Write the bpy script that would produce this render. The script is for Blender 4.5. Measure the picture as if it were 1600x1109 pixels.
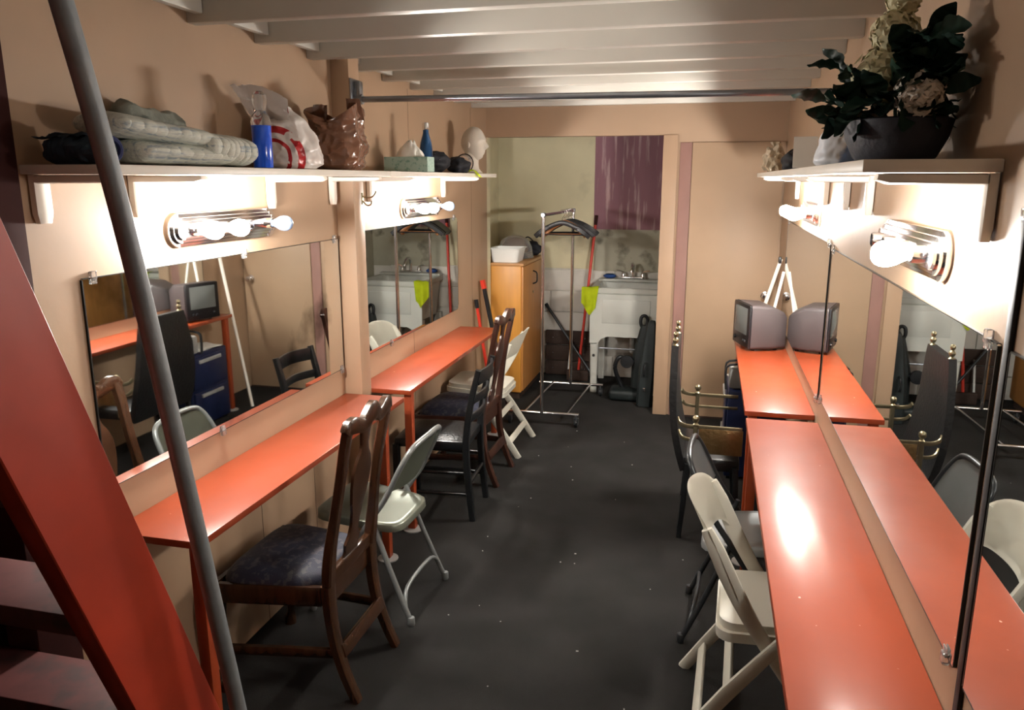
import bpy, bmesh, math, random
from math import sin, cos, pi, radians
from mathutils import Vector, Matrix, noise

for o in list(bpy.data.objects):
    bpy.data.objects.remove(o, do_unlink=True)
SC = bpy.context.scene
COL = SC.collection
V = Vector

# ------------------------------------------------------------------ camera
F, VPX, VPY, CAMZ = 1220.0, 1112.0, 280.0, 1.8
phi = math.atan((554.5 - VPY) / F)
psi = math.atan((VPX - 800) / F * cos(phi))
cam = bpy.data.cameras.new('camera')
cam.sensor_fit = 'HORIZONTAL'
cam.sensor_width = 36.0
cam.lens = 36.0 * F / 1600.0
cam.clip_start = 0.02
camo = bpy.data.objects.new('camera', cam)
COL.objects.link(camo)
camo.location = (0, 0, CAMZ)
camo.rotation_euler = (pi / 2 - phi, 0, psi)
SC.camera = camo

# ------------------------------------------------------------------ world, exposure
w = bpy.data.worlds.new('world')
w.use_nodes = True
SC.world = w
w.node_tree.nodes['Background'].inputs[0].default_value = (1.0, 0.95, 0.9, 1)
w.node_tree.nodes['Background'].inputs[1].default_value = 0.02
SC.view_settings.view_transform = 'Standard'
SC.view_settings.look = 'None'
SC.view_settings.gamma = 1.0
SC.view_settings.use_curve_mapping = False
SC.view_settings.exposure = 0.0
BULB = 630.0           # emission strength of a lit bulb
BULBCOL = (1.0, 0.965, 0.91)


# ------------------------------------------------------------------ materials
def srgb(r, g, b):
    f = lambda c: (c / 255 / 12.92) if c / 255 <= 0.04045 else ((c / 255 + 0.055) / 1.055) ** 2.4
    return (f(r), f(g), f(b))


MATS = {}


def mat(name, col, rough=0.5, metal=0.0, var=0.0, scale=6.0, stretch=(1, 1, 1), bump=0.0, bscale=80.0,
        trans=0.0, ior=1.45, emit=0.0, specks=None, coat=0.0, second=None, alpha=1.0, rvar=0.0, spec=0.5, sheen=0.0):
    """procedural principled material; var: brightness mottling; second: (colour, low, high) patches; specks: (colour, scale, threshold)"""
    m = bpy.data.materials.new(name)
    m.use_nodes = True
    nt = m.node_tree
    N, L = nt.nodes, nt.links
    p = N['Principled BSDF']
    p.inputs['Base Color'].default_value = (*col, 1)
    p.inputs['Roughness'].default_value = rough
    p.inputs['Metallic'].default_value = metal
    p.inputs['IOR'].default_value = ior
    p.inputs['Transmission Weight'].default_value = trans
    p.inputs['Coat Weight'].default_value = coat
    p.inputs['Coat Roughness'].default_value = 0.2
    p.inputs['Specular IOR Level'].default_value = spec
    p.inputs['Alpha'].default_value = alpha
    p.inputs['Sheen Weight'].default_value = sheen
    if emit:
        p.inputs['Emission Color'].default_value = (*BULBCOL, 1)
        p.inputs['Emission Strength'].default_value = emit
    tc = N.new('ShaderNodeTexCoord')
    mp = N.new('ShaderNodeMapping')
    mp.inputs['Scale'].default_value = stretch
    L.new(tc.outputs['Object'], mp.inputs['Vector'])
    cur = None

    def mixc(fac, a, b):
        x = N.new('ShaderNodeMix')
        x.data_type = 'RGBA'
        L.new(fac, x.inputs[0])
        if isinstance(a, tuple):
            x.inputs[6].default_value = (*a, 1)
        else:
            L.new(a, x.inputs[6])
        x.inputs[7].default_value = (*b, 1)
        return x.outputs[2]

    def ramp(src, lo, hi):
        r = N.new('ShaderNodeMapRange')
        r.inputs[1].default_value = lo
        r.inputs[2].default_value = hi
        L.new(src, r.inputs[0])
        return r.outputs[0]

    def nz(sc, det=4):
        n = N.new('ShaderNodeTexNoise')
        n.inputs['Scale'].default_value = sc
        n.inputs['Detail'].default_value = det
        L.new(mp.outputs[0], n.inputs['Vector'])
        return n.outputs[0]

    if var:
        dark = tuple(c * (1 - var) for c in col)
        light = tuple(min(1, c * (1 + var)) for c in col)
        cur = mixc(ramp(nz(scale), 0.3, 0.7), dark, light)
    if second:
        cur = mixc(ramp(nz(second[3] if len(second) > 3 else scale, 5), second[1], second[2]), cur if cur else col, second[0])
    if specks:
        cur = mixc(ramp(nz(specks[1], 2), specks[2], specks[2] + 0.03), cur if cur else col, specks[0])
    if cur:
        L.new(cur, p.inputs['Base Color'])
    if rvar:
        rr = N.new('ShaderNodeMapRange')
        rr.inputs[3].default_value = max(0, rough - rvar)
        rr.inputs[4].default_value = rough + rvar
        L.new(nz(scale * 1.7), rr.inputs[0])
        L.new(rr.outputs[0], p.inputs['Roughness'])
    if bump:
        b = N.new('ShaderNodeBump')
        b.inputs['Strength'].default_value = bump
        b.inputs['Distance'].default_value = 0.004
        L.new(nz(bscale, 3), b.inputs['Height'])
        L.new(b.outputs[0], p.inputs['Normal'])
    MATS[name] = m
    return m


mat('wall_paint', srgb(164, 136, 110), 0.55, var=0.05, scale=2.5, bump=0.12, bscale=30, specks=(srgb(120, 90, 70), 34, 0.80))
mat('trim_paint', srgb(168, 139, 113), 0.5, var=0.05, scale=3, bump=0.05)
mat('door_paint', srgb(160, 133, 107), 0.5, var=0.06, scale=2.5, bump=0.05)
mat('mauve_paint', srgb(140, 104, 94), 0.6, var=0.08, scale=4)
mat('cream_wall', srgb(206, 197, 164), 0.7, var=0.08, scale=3, bump=0.2, bscale=25, second=(srgb(150, 142, 120), 0.56, 0.8, 2.2))
mat('grey_wall', srgb(168, 164, 146), 0.75, var=0.15, scale=3, bump=0.2, bscale=25, second=(srgb(80, 78, 66), 0.6, 0.75, 6))
mat('block_white', srgb(205, 200, 191), 0.75, var=0.1, scale=4, bump=0.25, bscale=30, second=(srgb(120, 110, 98), 0.58, 0.8, 3))
mat('purple_paint', srgb(140, 98, 108), 0.7, var=0.10, scale=9, stretch=(1, 1, 0.10), second=(srgb(186, 156, 156), 0.56, 0.68, 24))
mat('ceiling_white', srgb(196, 191, 181), 0.35, var=0.04, scale=3, bump=0.06, bscale=20)
mat('carpet', srgb(40, 39, 38), 0.95, var=0.25, scale=3, bump=0.8, bscale=420, spec=0.15, specks=(srgb(100, 98, 95), 160, 0.79))
mat('red_paint', srgb(147, 61, 30), 0.55, spec=0.25, coat=0.6, var=0.07, scale=4, rvar=0.08, bump=0.06, bscale=14, specks=(srgb(215, 160, 140), 30, 0.76))
mat('red_ladder', srgb(158, 52, 32), 0.42, var=0.14, scale=5, bump=0.1, bscale=18, rvar=0.1, specks=(srgb(225, 190, 170), 22, 0.80))
mat('maroon_tread', srgb(78, 36, 34), 0.65, var=0.25, scale=8, second=(srgb(44, 30, 29), 0.52, 0.70, 9))
mat('maroon_post', srgb(52, 25, 23), 0.85, spec=0.2, var=0.15, scale=6)
mat('brown_cloth', srgb(86, 60, 46), 0.9, var=0.2, scale=8)
mat('dark_brown', srgb(52, 36, 28), 0.8, var=0.25, scale=6, bump=0.2)
mat('pipe_grey', srgb(122, 125, 127), 0.5, 0.25, var=0.15, scale=12, bump=0.08)
mat('galvanised', srgb(150, 154, 160), 0.28, 0.9, var=0.08, scale=15)
mat('black_metal', srgb(16, 16, 18), 0.6, 0.0, var=0.1)
mat('mirror', (0.80, 0.83, 0.82), 0.012, 1.0)
mat('mirror_worn', (0.80, 0.83, 0.82), 0.02, 1.0, second=(srgb(150, 150, 146), 0.60, 0.70, 2.6), rvar=0.02, scale=2.0)
mat('mirror_edge', srgb(30, 34, 34), 0.3, 0.3)
mat('clear_plastic', (0.95, 0.95, 0.95), 0.06, trans=0.9, ior=1.45)
mat('shelf_white', srgb(232, 224, 212), 0.4, var=0.04, scale=5)
mat('chrome', (0.82, 0.82, 0.84), 0.14, 1.0)
mat('bulb_lit', (1, 1, 1), 0.3, emit=BULB)
mat('bulb_unlit', srgb(150, 172, 205), 0.15, coat=0.6)
mat('wood_dark', srgb(58, 35, 21), 0.26, var=0.3, scale=7, stretch=(4, 4, 0.7), coat=0.35, bump=0.05)
mat('wood_dark_b', srgb(58, 34, 26), 0.28, var=0.3, scale=7, stretch=(4, 4, 0.7), coat=0.35, bump=0.05)
mat('damask', srgb(28, 32, 50), 0.6, var=0.1, scale=10, second=(srgb(62, 60, 66), 0.52, 0.58, 40), bump=0.3, bscale=300)
mat('grey_paint_metal', srgb(112, 116, 104), 0.3, 0.45, var=0.06, scale=10)
mat('grey_metal_light', srgb(138, 141, 140), 0.32, 0.4, var=0.05, scale=10)
mat('dark_tube', srgb(56, 58, 60), 0.35, 0.5)
mat('white_resin', srgb(198, 194, 180), 0.42, var=0.03, scale=6)
mat('black_wood', srgb(20, 22, 24), 0.32, var=0.2, scale=10, coat=0.2)
mat('black_leather', srgb(20, 20, 21), 0.4, bump=0.6, bscale=60, var=0.2, scale=30)
mat('bronze', srgb(150, 124, 84), 0.3, 0.85, var=0.15, scale=20, bump=0.9, bscale=55)
mat('brass_dull', srgb(158, 148, 120), 0.3, 0.9, var=0.1, scale=20)
mat('tv_grey', srgb(70, 62, 62), 0.45, var=0.05, scale=8, bump=0.15, bscale=300)
mat('tv_black', srgb(28, 27, 30), 0.3)
mat('tv_screen', srgb(150, 154, 152), 0.12, coat=0.6)
mat('oak', srgb(196, 136, 58), 0.38, var=0.1, scale=5, stretch=(4, 4, 0.35), bump=0.05)
mat('oak_door', srgb(178, 122, 64), 0.4, var=0.12, scale=5, stretch=(4, 4, 0.35), bump=0.05)
mat('oak_top', srgb(176, 128, 78), 0.4, var=0.12, scale=5)
mat('tub_white', srgb(226, 226, 222), 0.35, var=0.03)
mat('dirty_white', srgb(186, 186, 178), 0.45, var=0.06, scale=4, second=(srgb(150, 146, 134), 0.62, 0.8, 5))
mat('neon_cloth', srgb(206, 220, 30), 0.85, var=0.1, scale=14, bump=0.3, bscale=200)
mat('blue_sponge', srgb(36, 70, 130), 0.8, var=0.1)
mat('red_plastic', srgb(196, 52, 36), 0.4, var=0.1)
mat('black_plastic', srgb(24, 25, 27), 0.4, var=0.1)
mat('green_black', srgb(22, 29, 29), 0.55, var=0.2, scale=10)
mat('navy_plastic', srgb(20, 30, 62), 0.4, var=0.15, scale=6)
mat('bin_grey', srgb(150, 148, 145), 0.3, var=0.1)
mat('paper', srgb(225, 222, 214), 0.8)
mat('quilt', srgb(196, 197, 186), 0.9, var=0.10, scale=40, stretch=(1, 0.03, 1), second=(srgb(146, 156, 162), 0.54, 0.66, 90), bump=0.5, bscale=120)
mat('quilt_dark', srgb(120, 122, 112), 0.9, var=0.2, scale=20, bump=0.5, bscale=60)
mat('navy_cloth', srgb(40, 56, 70), 0.9, var=0.25, scale=14, bump=0.4, bscale=80)
mat('navy_edge', srgb(34, 40, 82), 0.8, var=0.1)
mat('blue_liquid', srgb(24, 84, 210), 0.15, coat=0.5)
mat('brown_bag', srgb(122, 84, 64), 0.22, var=0.22, scale=9, coat=0.5, bump=0.4, bscale=30)
mat('tissue_green', srgb(168, 192, 180), 0.6, var=0.05, second=(srgb(124, 160, 146), 0.52, 0.64, 60))
mat('tissue', srgb(235, 232, 224), 0.9)
mat('bottle_blue', srgb(20, 72, 120), 0.2, 0.5, coat=0.5)
mat('foam', srgb(200, 190, 176), 0.7, bump=0.25, bscale=220)
mat('black_cloth', srgb(18, 20, 28), 0.7, var=0.2, bump=0.3, bscale=70)
mat('leaf_dark', srgb(38, 66, 54), 0.5, var=0.25, scale=14)
mat('leaf_pale', srgb(112, 150, 130), 0.5, var=0.2, scale=14)
mat('petal_cream', srgb(206, 198, 160), 0.7, var=0.12, scale=30)
mat('petal_white', srgb(208, 198, 186), 0.7, var=0.08, scale=30)
mat('vase_dark', srgb(44, 46, 56), 0.6, var=0.2, scale=12, bump=0.5, bscale=60)
mat('bag_blue', srgb(214, 220, 228), 0.35, second=(srgb(110, 140, 190), 0.55, 0.62, 9), bump=0.3, bscale=40)
mat('cellophane', srgb(176, 160, 136), 0.12, var=0.2, scale=20, coat=0.6, bump=0.6, bscale=40)
mat('hanger_black', srgb(26, 27, 30), 0.35)
mat('hanger_wood', srgb(150, 96, 52), 0.4, var=0.15, scale=12)
mat('outlet_white', srgb(200, 205, 205), 0.4)
mat('lint', srgb(190, 188, 184), 0.9)


def bag_red_material():
    """white carrier-bag film with a red print: rings of a bullseye and broken red bands"""
    m = mat('bag_red', srgb(226, 218, 212), 0.35, coat=0.25, bump=0.5, bscale=24)
    nt = m.node_tree
    N, L = nt.nodes, nt.links
    p = N['Principled BSDF']
    tc = N.new('ShaderNodeTexCoord')

    def math_(op, a, b=None):
        n = N.new('ShaderNodeMath')
        n.operation = op
        for i, v in enumerate((a, b)):
            if v is None:
                continue
            if isinstance(v, (int, float)):
                n.inputs[i].default_value = v
            else:
                L.new(v, n.inputs[i])
        return n.outputs[0]

    def dist(c):
        d = N.new('ShaderNodeVectorMath')
        d.operation = 'DISTANCE'
        L.new(tc.outputs['Object'], d.inputs[0])
        d.inputs[1].default_value = c
        return d.outputs['Value']
    # small bullseye high on the bag, big broken rings lower
    d1 = dist((0.075, -0.075, 0.205))
    ring1 = math_('MULTIPLY', math_('GREATER_THAN', d1, 0.016), math_('LESS_THAN', d1, 0.026))
    dot1 = math_('LESS_THAN', d1, 0.008)
    d2 = dist((0.0, -0.11, 0.04))
    ring2 = math_('MULTIPLY', math_('GREATER_THAN', d2, 0.088), math_('LESS_THAN', d2, 0.112))
    ring3 = math_('MULTIPLY', math_('GREATER_THAN', d2, 0.055), math_('LESS_THAN', d2, 0.068))
    nz = N.new('ShaderNodeTexNoise')
    nz.inputs['Scale'].default_value = 14
    L.new(tc.outputs['Object'], nz.inputs['Vector'])
    brk = math_('GREATER_THAN', nz.outputs[0], 0.45)
    big = math_('MULTIPLY', math_('MAXIMUM', ring2, ring3), brk)
    fac = math_('MAXIMUM', math_('MAXIMUM', ring1, dot1), big)
    x = N.new('ShaderNodeMix')
    x.data_type = 'RGBA'
    L.new(fac, x.inputs[0])
    x.inputs[6].default_value = (*srgb(226, 218, 212), 1)
    x.inputs[7].default_value = (*srgb(176, 28, 34), 1)
    L.new(x.outputs[2], p.inputs['Base Color'])


bag_red_material()


# ------------------------------------------------------------------ mesh helpers
def catmull(pts, k):
    if k <= 1 or len(pts) < 3:
        return [V(p) for p in pts]
    P = [V(p) for p in pts]
    out = []
    for i in range(len(P) - 1):
        p0 = P[max(i - 1, 0)]
        p1, p2 = P[i], P[i + 1]
        p3 = P[min(i + 2, len(P) - 1)]
        for j in range(k):
            t = j / k
            out.append(0.5 * ((2 * p1) + (p2 - p0) * t + (2 * p0 - 5 * p1 + 4 * p2 - p3) * t * t + (3 * p1 - p0 - 3 * p2 + p3) * t ** 3))
    out.append(P[-1])
    return out


def lerp_list(vals, n):
    m = len(vals) - 1
    out = []
    for i in range(n):
        t = i / (n - 1) * m
        k = min(int(t), m - 1)
        f = t - k
        a, b = vals[k], vals[k + 1]
        out.append(tuple(x + (y - x) * f for x, y in zip(a, b)) if isinstance(a, tuple) else a + (b - a) * f)
    return out


class B:
    def __init__(self, origin=(0, 0, 0)):
        self.bm = bmesh.new()
        self.o = V(origin)

    def box(self, c, s, rot=None, bevel=0.0, seg=2):
        M = Matrix.Translation(V(c) - self.o)
        if rot is not None:
            M = M @ (rot if isinstance(rot, Matrix) else Matrix.Rotation(rot, 4, 'Z'))
        M = M @ Matrix.Diagonal((s[0], s[1], s[2], 1))
        r = bmesh.ops.create_cube(self.bm, size=1.0, matrix=M)
        if bevel:
            es = list({e for v in r['verts'] for e in v.link_edges})
            bmesh.ops.bevel(self.bm, geom=es, offset=min(bevel, min(s) * 0.45), segments=seg, affect='EDGES', profile=0.5)
        return self

    def b2(self, lo, hi, bevel=0.0, seg=2):
        c = [(a + b) / 2 for a, b in zip(lo, hi)]
        return self.box(c, [abs(b - a) for a, b in zip(lo, hi)], bevel=bevel, seg=seg)

    def sweep(self, pts, sec, shape='round', n=10, k=1, up=(0, 0, 1), cap=True, closed=False):
        P = catmull(pts, k)
        if isinstance(sec, (int, float)):
            sec = [(sec, sec)]
        elif isinstance(sec, tuple):
            sec = [sec]
        sec = [(s, s) if isinstance(s, (int, float)) else s for s in sec]
        S = [sec[0]] * len(P) if len(sec) == 1 else lerp_list(sec, len(P))
        if shape == 'round':
            prof = [(cos(2 * pi * i / n), sin(2 * pi * i / n)) for i in range(n)]
        else:
            c = 0.72 if shape == 'rect' else 0.9
            prof = [(1, c), (c, 1), (-c, 1), (-1, c), (-1, -c), (-c, -1), (c, -1), (1, -c)]
        up = V(up)
        rings = []
        side0 = None
        for i, p in enumerate(P):
            if closed:
                t = P[(i + 1) % len(P)] - P[i - 1]
            else:
                t = P[min(i + 1, len(P) - 1)] - P[max(i - 1, 0)]
            t.normalize()
            s = t.cross(up)
            if s.length < 1e-3:
                s = side0 if side0 is not None else t.cross(V((0, 1, 0)))
            s.normalize()
            if side0 is not None and s.dot(side0) < 0:
                s = -s
            side0 = s
            u = s.cross(t)
            rings.append([self.bm.verts.new(p - self.o + s * (a * S[i][0]) + u * (b * S[i][1])) for a, b in prof])
        m = len(prof)
        R = range(len(rings) if closed else len(rings) - 1)
        for i in R:
            a, b = rings[i], rings[(i + 1) % len(rings)]
            for j in range(m):
                self.bm.faces.new((a[j], a[(j + 1) % m], b[(j + 1) % m], b[j]))
        if cap and not closed:
            self.bm.faces.new(rings[0][::-1])
            self.bm.faces.new(rings[-1])
        return self

    def lathe(self, prof, c=(0, 0, 0), n=20, M=None, squash=(1, 1), fn=None):
        """prof: (radius, height) list along local z"""
        c = V(c)
        M = M or Matrix.Identity(3)
        rings = []
        for r, z in prof:
            ring = []
            for i in range(n):
                a = 2 * pi * i / n
                rr = max(r, 1e-4) * (fn(a, z) if fn else 1)
                ring.append(self.bm.verts.new(c - self.o + M @ V((rr * cos(a) * squash[0], rr * sin(a) * squash[1], z))))
            rings.append(ring)
        for i in range(len(rings) - 1):
            for j in range(n):
                self.bm.faces.new((rings[i][j], rings[i][(j + 1) % n], rings[i + 1][(j + 1) % n], rings[i + 1][j]))
        self.bm.faces.new(rings[0][::-1])
        self.bm.faces.new(rings[-1])
        return self

    def prism(self, out, t, M=None):
        """2D outline in local xz-plane, thickness t along local y"""
        M = M or Matrix.Identity(4)
        a = [self.bm.verts.new((M @ V((x, -t / 2, z))) - self.o) for x, z in out]
        b = [self.bm.verts.new((M @ V((x, t / 2, z))) - self.o) for x, z in out]
        n = len(out)
        self.bm.faces.new(a)
        self.bm.faces.new(b[::-1])
        for i in range(n):
            self.bm.faces.new((a[(i + 1) % n], a[i], b[i], b[(i + 1) % n]))
        return self

    def grid(self, fn, nu, nv, closed_u=False, thick=0.0):
        g = [[self.bm.verts.new(V(fn(u / (nu if closed_u else nu - 1), v / (nv - 1))) - self.o) for u in range(nu)] for v in range(nv)]
        fs = []
        for v in range(nv - 1):
            for u in range(nu if closed_u else nu - 1):
                fs.append(self.bm.faces.new((g[v][u], g[v][(u + 1) % nu], g[v + 1][(u + 1) % nu], g[v + 1][u])))
        if thick:
            bmesh.ops.solidify(self.bm, geom=fs, thickness=thick)
        return self

    def ball(self, c, r, sub=2, sc=(1, 1, 1), nz=0.0, nf=8.0, seed=0.0, M=None):
        q = bmesh.ops.create_icosphere(self.bm, subdivisions=sub, radius=1.0)
        for v in q['verts']:
            d = v.co.copy()
            k = 1 + (nz * noise.noise(d * nf + V((seed, seed * 1.7, 3.1))) if nz else 0)
            p = V((d.x * r * sc[0] * k, d.y * r * sc[1] * k, d.z * r * sc[2] * k))
            if M is not None:
                p = M @ p
            v.co = p + V(c) - self.o
        return self

    def build(self, name, material, parent=None, smooth=True, angle=38):
        me = bpy.data.meshes.new(name)
        bmesh.ops.recalc_face_normals(self.bm, faces=self.bm.faces[:])
        self.bm.to_mesh(me)
        self.bm.free()
        if smooth:
            me.polygons.foreach_set('use_smooth', [True] * len(me.polygons))
            me.set_sharp_from_angle(angle=radians(angle))
        if material:
            me.materials.append(MATS[material])
        o = bpy.data.objects.new(name, me)
        COL.objects.link(o)
        if parent is not None:
            o.parent = parent
        return o


def tag(o, label=None, cat=None, group=None, kind=None):
    if label:
        o['label'] = label
    if cat:
        o['category'] = cat
    if group:
        o['group'] = group
    if kind:
        o['kind'] = kind
    return o


def thing(name, label, cat, loc=(0, 0, 0), rz=0.0, group=None):
    o = bpy.data.objects.new(name, None)
    o.empty_display_size = 0.05
    COL.objects.link(o)
    o.location = loc
    o.rotation_euler = (0, 0, rz)
    return tag(o, label, cat, group)


def struct(name, b, material, parent=None, label=None, smooth=True):
    o = b.build(name, material, parent, smooth)
    if parent is None:
        o['kind'] = 'structure'
        if label:
            o['label'] = label
    return o


def copy_tree(root, loc, rz, label, group=None):
    r = root.copy()
    COL.objects.link(r)
    r.location = loc
    r.rotation_euler = (0, 0, rz)
    r['label'] = label
    if group:
        r['group'] = group
    for ch in list(root.children):
        c = ch.copy()
        COL.objects.link(c)
        c.parent = r
        for g in list(ch.children):
            d = g.copy()
            COL.objects.link(d)
            d.parent = c
    return r


def share(o, parent, loc=(0, 0, 0), rot=(0, 0, 0), scale=(1, 1, 1)):
    """another piece with the same mesh"""
    c = o.copy()
    COL.objects.link(c)
    c.parent = parent
    c.location = loc
    c.rotation_euler = rot
    c.scale = scale
    return c


# ------------------------------------------------------------------ room dimensions
XL, XR = -1.70, 0.505       # side walls
YB = 6.0                    # back partition
YA = 7.10                   # alcove back wall
ZJ = 2.30                   # joist undersides
ZC = 2.50                   # ceiling deck
CT = 0.77                   # counter height
YN = -1.2                   # wall behind the camera

# ------------------------------------------------------------------ structure
struct('floor', B().b2((-2.6, YN - 0.1, -0.1), (0.7, YA + 0.1, 0.0)), 'carpet', label='charcoal carpet floor down the middle of the room')
struct('wall_left', B().b2((XL - 0.1, 1.66, 0), (XL, YB, ZC)), 'wall_paint', label='peach painted wall behind the left mirrors')
WL = bpy.data.objects['wall_left']
for ys, z0s, z1s in ((4.36, 0.2, 2.3), (5.58, 0.0, 2.3), (2.62, 0.0, 0.74), (3.06, 0.0, 0.74)):
    B().b2((XL - 0.001, ys - 0.0012, z0s), (XL + 0.0006, ys + 0.0012, z1s)).build('panel_seam', 'dark_brown', WL)
struct('wall_right', B().b2((XR, YN, 0), (XR + 0.1, YB, ZC)), 'wall_paint', label='peach painted wall behind the right mirrors')
struct('wall_front', B().b2((-2.5, YN - 0.1, 0), (XR + 0.1, YN, ZC)), 'wall_paint', label='wall behind the camera')
struct('wall_stair', B().b2((-2.5, YN, 0), (-2.4, 1.66, ZC)).b2((-2.4, 1.66, 0), (XL - 0.1, 1.74, ZC)), 'dark_brown', label='dark stairwell wall behind the ladder')
bk = B()
bk.b2((XL, YB, 2.115), (-0.25, YB + 0.1, ZC))
bk.b2((-0.25, YB, 0), (XR, YB + 0.1, ZC))
struct('wall_back', bk, 'wall_paint', label='peach back wall with the opening to the sink alcove')
struct('trim_1', B().b2((-0.355, YB - 0.02, 0), (-0.25, YB + 0.1, 2.115), bevel=0.003), 'trim_paint', label='peach post at the right side of the alcove opening')
struct('trim_2', B().b2((XL, 3.415, 0), (-1.61, 3.525, ZC), bevel=0.003), 'trim_paint', label='square peach post between the two left mirrors')
struct('trim_3', B().b2((XL - 0.1, 1.52, 0), (XL + 0.005, 1.66, ZC), bevel=0.004), 'maroon_post', label='dark maroon post at the near end of the left wall')
# alcove
struct('wall_alcove_left', B().b2((-2.0, YB + 0.0, 0), (-1.9, YA, ZC)).b2((-1.9, YB, 0), (XL - 0.001, YB + 0.1, ZC)), 'cream_wall', label='cream side wall of the sink alcove')
ab = B()
ab.b2((-2.0, YA, 1.0), (0.0, YA + 0.1, ZC))
struct('wall_alcove_back', ab, 'cream_wall', label='stained cream wall at the back of the alcove')
lower = struct('wall_alcove_lower', B().b2((-2.0, YA - 0.0, 0), (0.0, YA + 0.1, 0.998)), 'block_white', label='whitewashed lower wall of the alcove')
blk = B().box((0, 0, 0), (0.386, 0.02, 0.190), bevel=0.006)
blk0 = blk.build('block', 'block_white', lower)
nb = 0
for row in range(5):
    for k in range(5):
        x = -1.80 + k * 0.40 + (0.2 if row % 2 else 0)
        if x > -0.2:
            continue
        z = 0.1 + row * 0.198
        if nb == 0:
            blk0.location = (x, YA - 0.008, z)
        else:
            share(blk0, lower, (x, YA - 0.008 + 0.003 * ((k * 7 + row * 3) % 3 - 1), z))
        nb += 1
struct('wall_alcove_right', B().b2((-0.22, YB + 0.1, 0), (-0.12, YA, ZC)), 'grey_wall', label='grey side wall beside the sink')
struct('trim_4', B().b2((-0.232, YB - 0.012, 0), (-0.148, YB, 2.06), bevel=0.002), 'mauve_paint', label='mauve painted casing strip beside the door')
d = struct('door_1', B().b2((-0.145, YB - 0.02, 0.01), (XR - 0.012, YB, 2.06), bevel=0.003), 'door_paint', label='peach flush door in the back wall')
kb = B().lathe([(0.03, 0), (0.03, 0.006), (0.012, 0.01), (0.012, 0.03), (0.022, 0.036), (0.027, 0.05), (0.022, 0.064), (0.006, 0.068)],
               c=(0.425, YB - 0.02, 0.965), M=Matrix.Rotation(pi / 2, 3, 'X'))
kb.build('door_knob', 'chrome', d)
# purple painted rectangle on the alcove wall
struct('trim_5', B().b2((-1.01, YA - 0.006, 1.36), (-0.222, YA, 2.28)), 'purple_paint', label='purple streaky painted rectangle on the alcove wall')
struct('trim_6', B().b2((-1.0, YA - 0.004, 0.98), (-0.222, YA, 1.36)), 'grey_wall', label='grey patch above the sink with painted-in shadow and grime')  # grey colour carries the shadow above the sink as well as wall grime
struct('baseboard_back', B().b2((-0.14, YB - 0.03, 0), (XR - 0.01, YB - 0.021, 0.012)), 'dark_brown')

# ceiling with its joists
ceil = struct('ceiling', B().b2((-2.5, YN, ZC), (0.6, YA + 0.1, ZC + 0.06)), 'ceiling_white', label='white painted ceiling deck above the joists')
jm = B().box((0, 0, 0), (XR - XL + 0.0, 0.05, ZC - ZJ), bevel=0.004)
j0 = jm.build('joist', 'ceiling_white', ceil)
yj = 0.0
first = True
k = 0
JY = [-0.8 + 0.4 * i for i in range(17)]
for y in JY:
    loc = ((XL + XR) / 2, y + 0.025, (ZJ + ZC) / 2)
    if first:
        j0.location = loc
        first = False
    else:
        share(j0, ceil, loc)
bl0 = B().box((0, 0, 0), (0.03, 0.346, 0.17), bevel=0.003).build('blocking', 'ceiling_white', ceil)
first = True
for y in JY[5:-1]:
    loc = (XL + 0.05, y + 0.225, ZC - 0.09)
    if first:
        bl0.location = loc
        first = False
    else:
        share(bl0, ceil, loc)


# ------------------------------------------------------------------ mirrors
def mirror(label, wallx, sgn, y0, y1, z0, z1, clips, corner=0.0, glass='mirror'):
    """sgn: +1 = faces +x"""
    t = thing('wall_mirror', label, 'mirror', (wallx, (y0 + y1) / 2, z0), group='wall mirrors above the red counters')
    o = t.location
    x0, x1 = wallx + sgn * 0.0015, wallx + sgn * 0.0065
    b = B(o)
    yc, zc = (y0 + y1) / 2, (z0 + z1) / 2
    hy, hz = (y1 - y0) / 2, (z1 - z0) / 2
    out = []
    r = max(corner, 0.003)
    for cx, cz, a0 in ((1, 1, 0), (-1, 1, 90), (-1, -1, 180), (1, -1, 270)):
        for i in range(5):
            a = radians(a0 + i * 22.5)
            out.append((cx * (hy - r) + r * cos(a), cz * (hz - r) + r * sin(a)))
    Mx = Matrix.Translation(((x0 + x1) / 2, yc, zc)) @ Matrix.Rotation(pi / 2, 4, 'Z')
    b.prism(out, 0.005, Mx)
    ob = b.build('glass_pane', glass, t, angle=30)
    eb = B(o)
    for zz in (z0, z1):
        eb.b2((x0 - sgn * 0.001, y0 + r, zz - 0.0012), (x1 + sgn * 0.0006, y1 - r, zz + 0.0012))
    for yy in (y0, y1):
        eb.b2((x0 - sgn * 0.001, yy - 0.002, z0 + r), (x1 + sgn * 0.0006, yy + 0.002, z1 - r))
    eb.build('pane_edge', 'mirror_edge', t)
    for (yy, top) in clips:
        zz = z1 if top else z0
        cb = B(o)
        s = 1 if top else -1
        cb.box((wallx + sgn * 0.008, yy, zz + s * 0.006), (0.014, 0.022, 0.026), bevel=0.004)
        cb.box((wallx + sgn * 0.0095, yy, zz - s * 0.008), (0.004, 0.022, 0.02), bevel=0.0015)
        cb.build('mirror_clip', 'clear_plastic', t)
    return t


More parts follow.
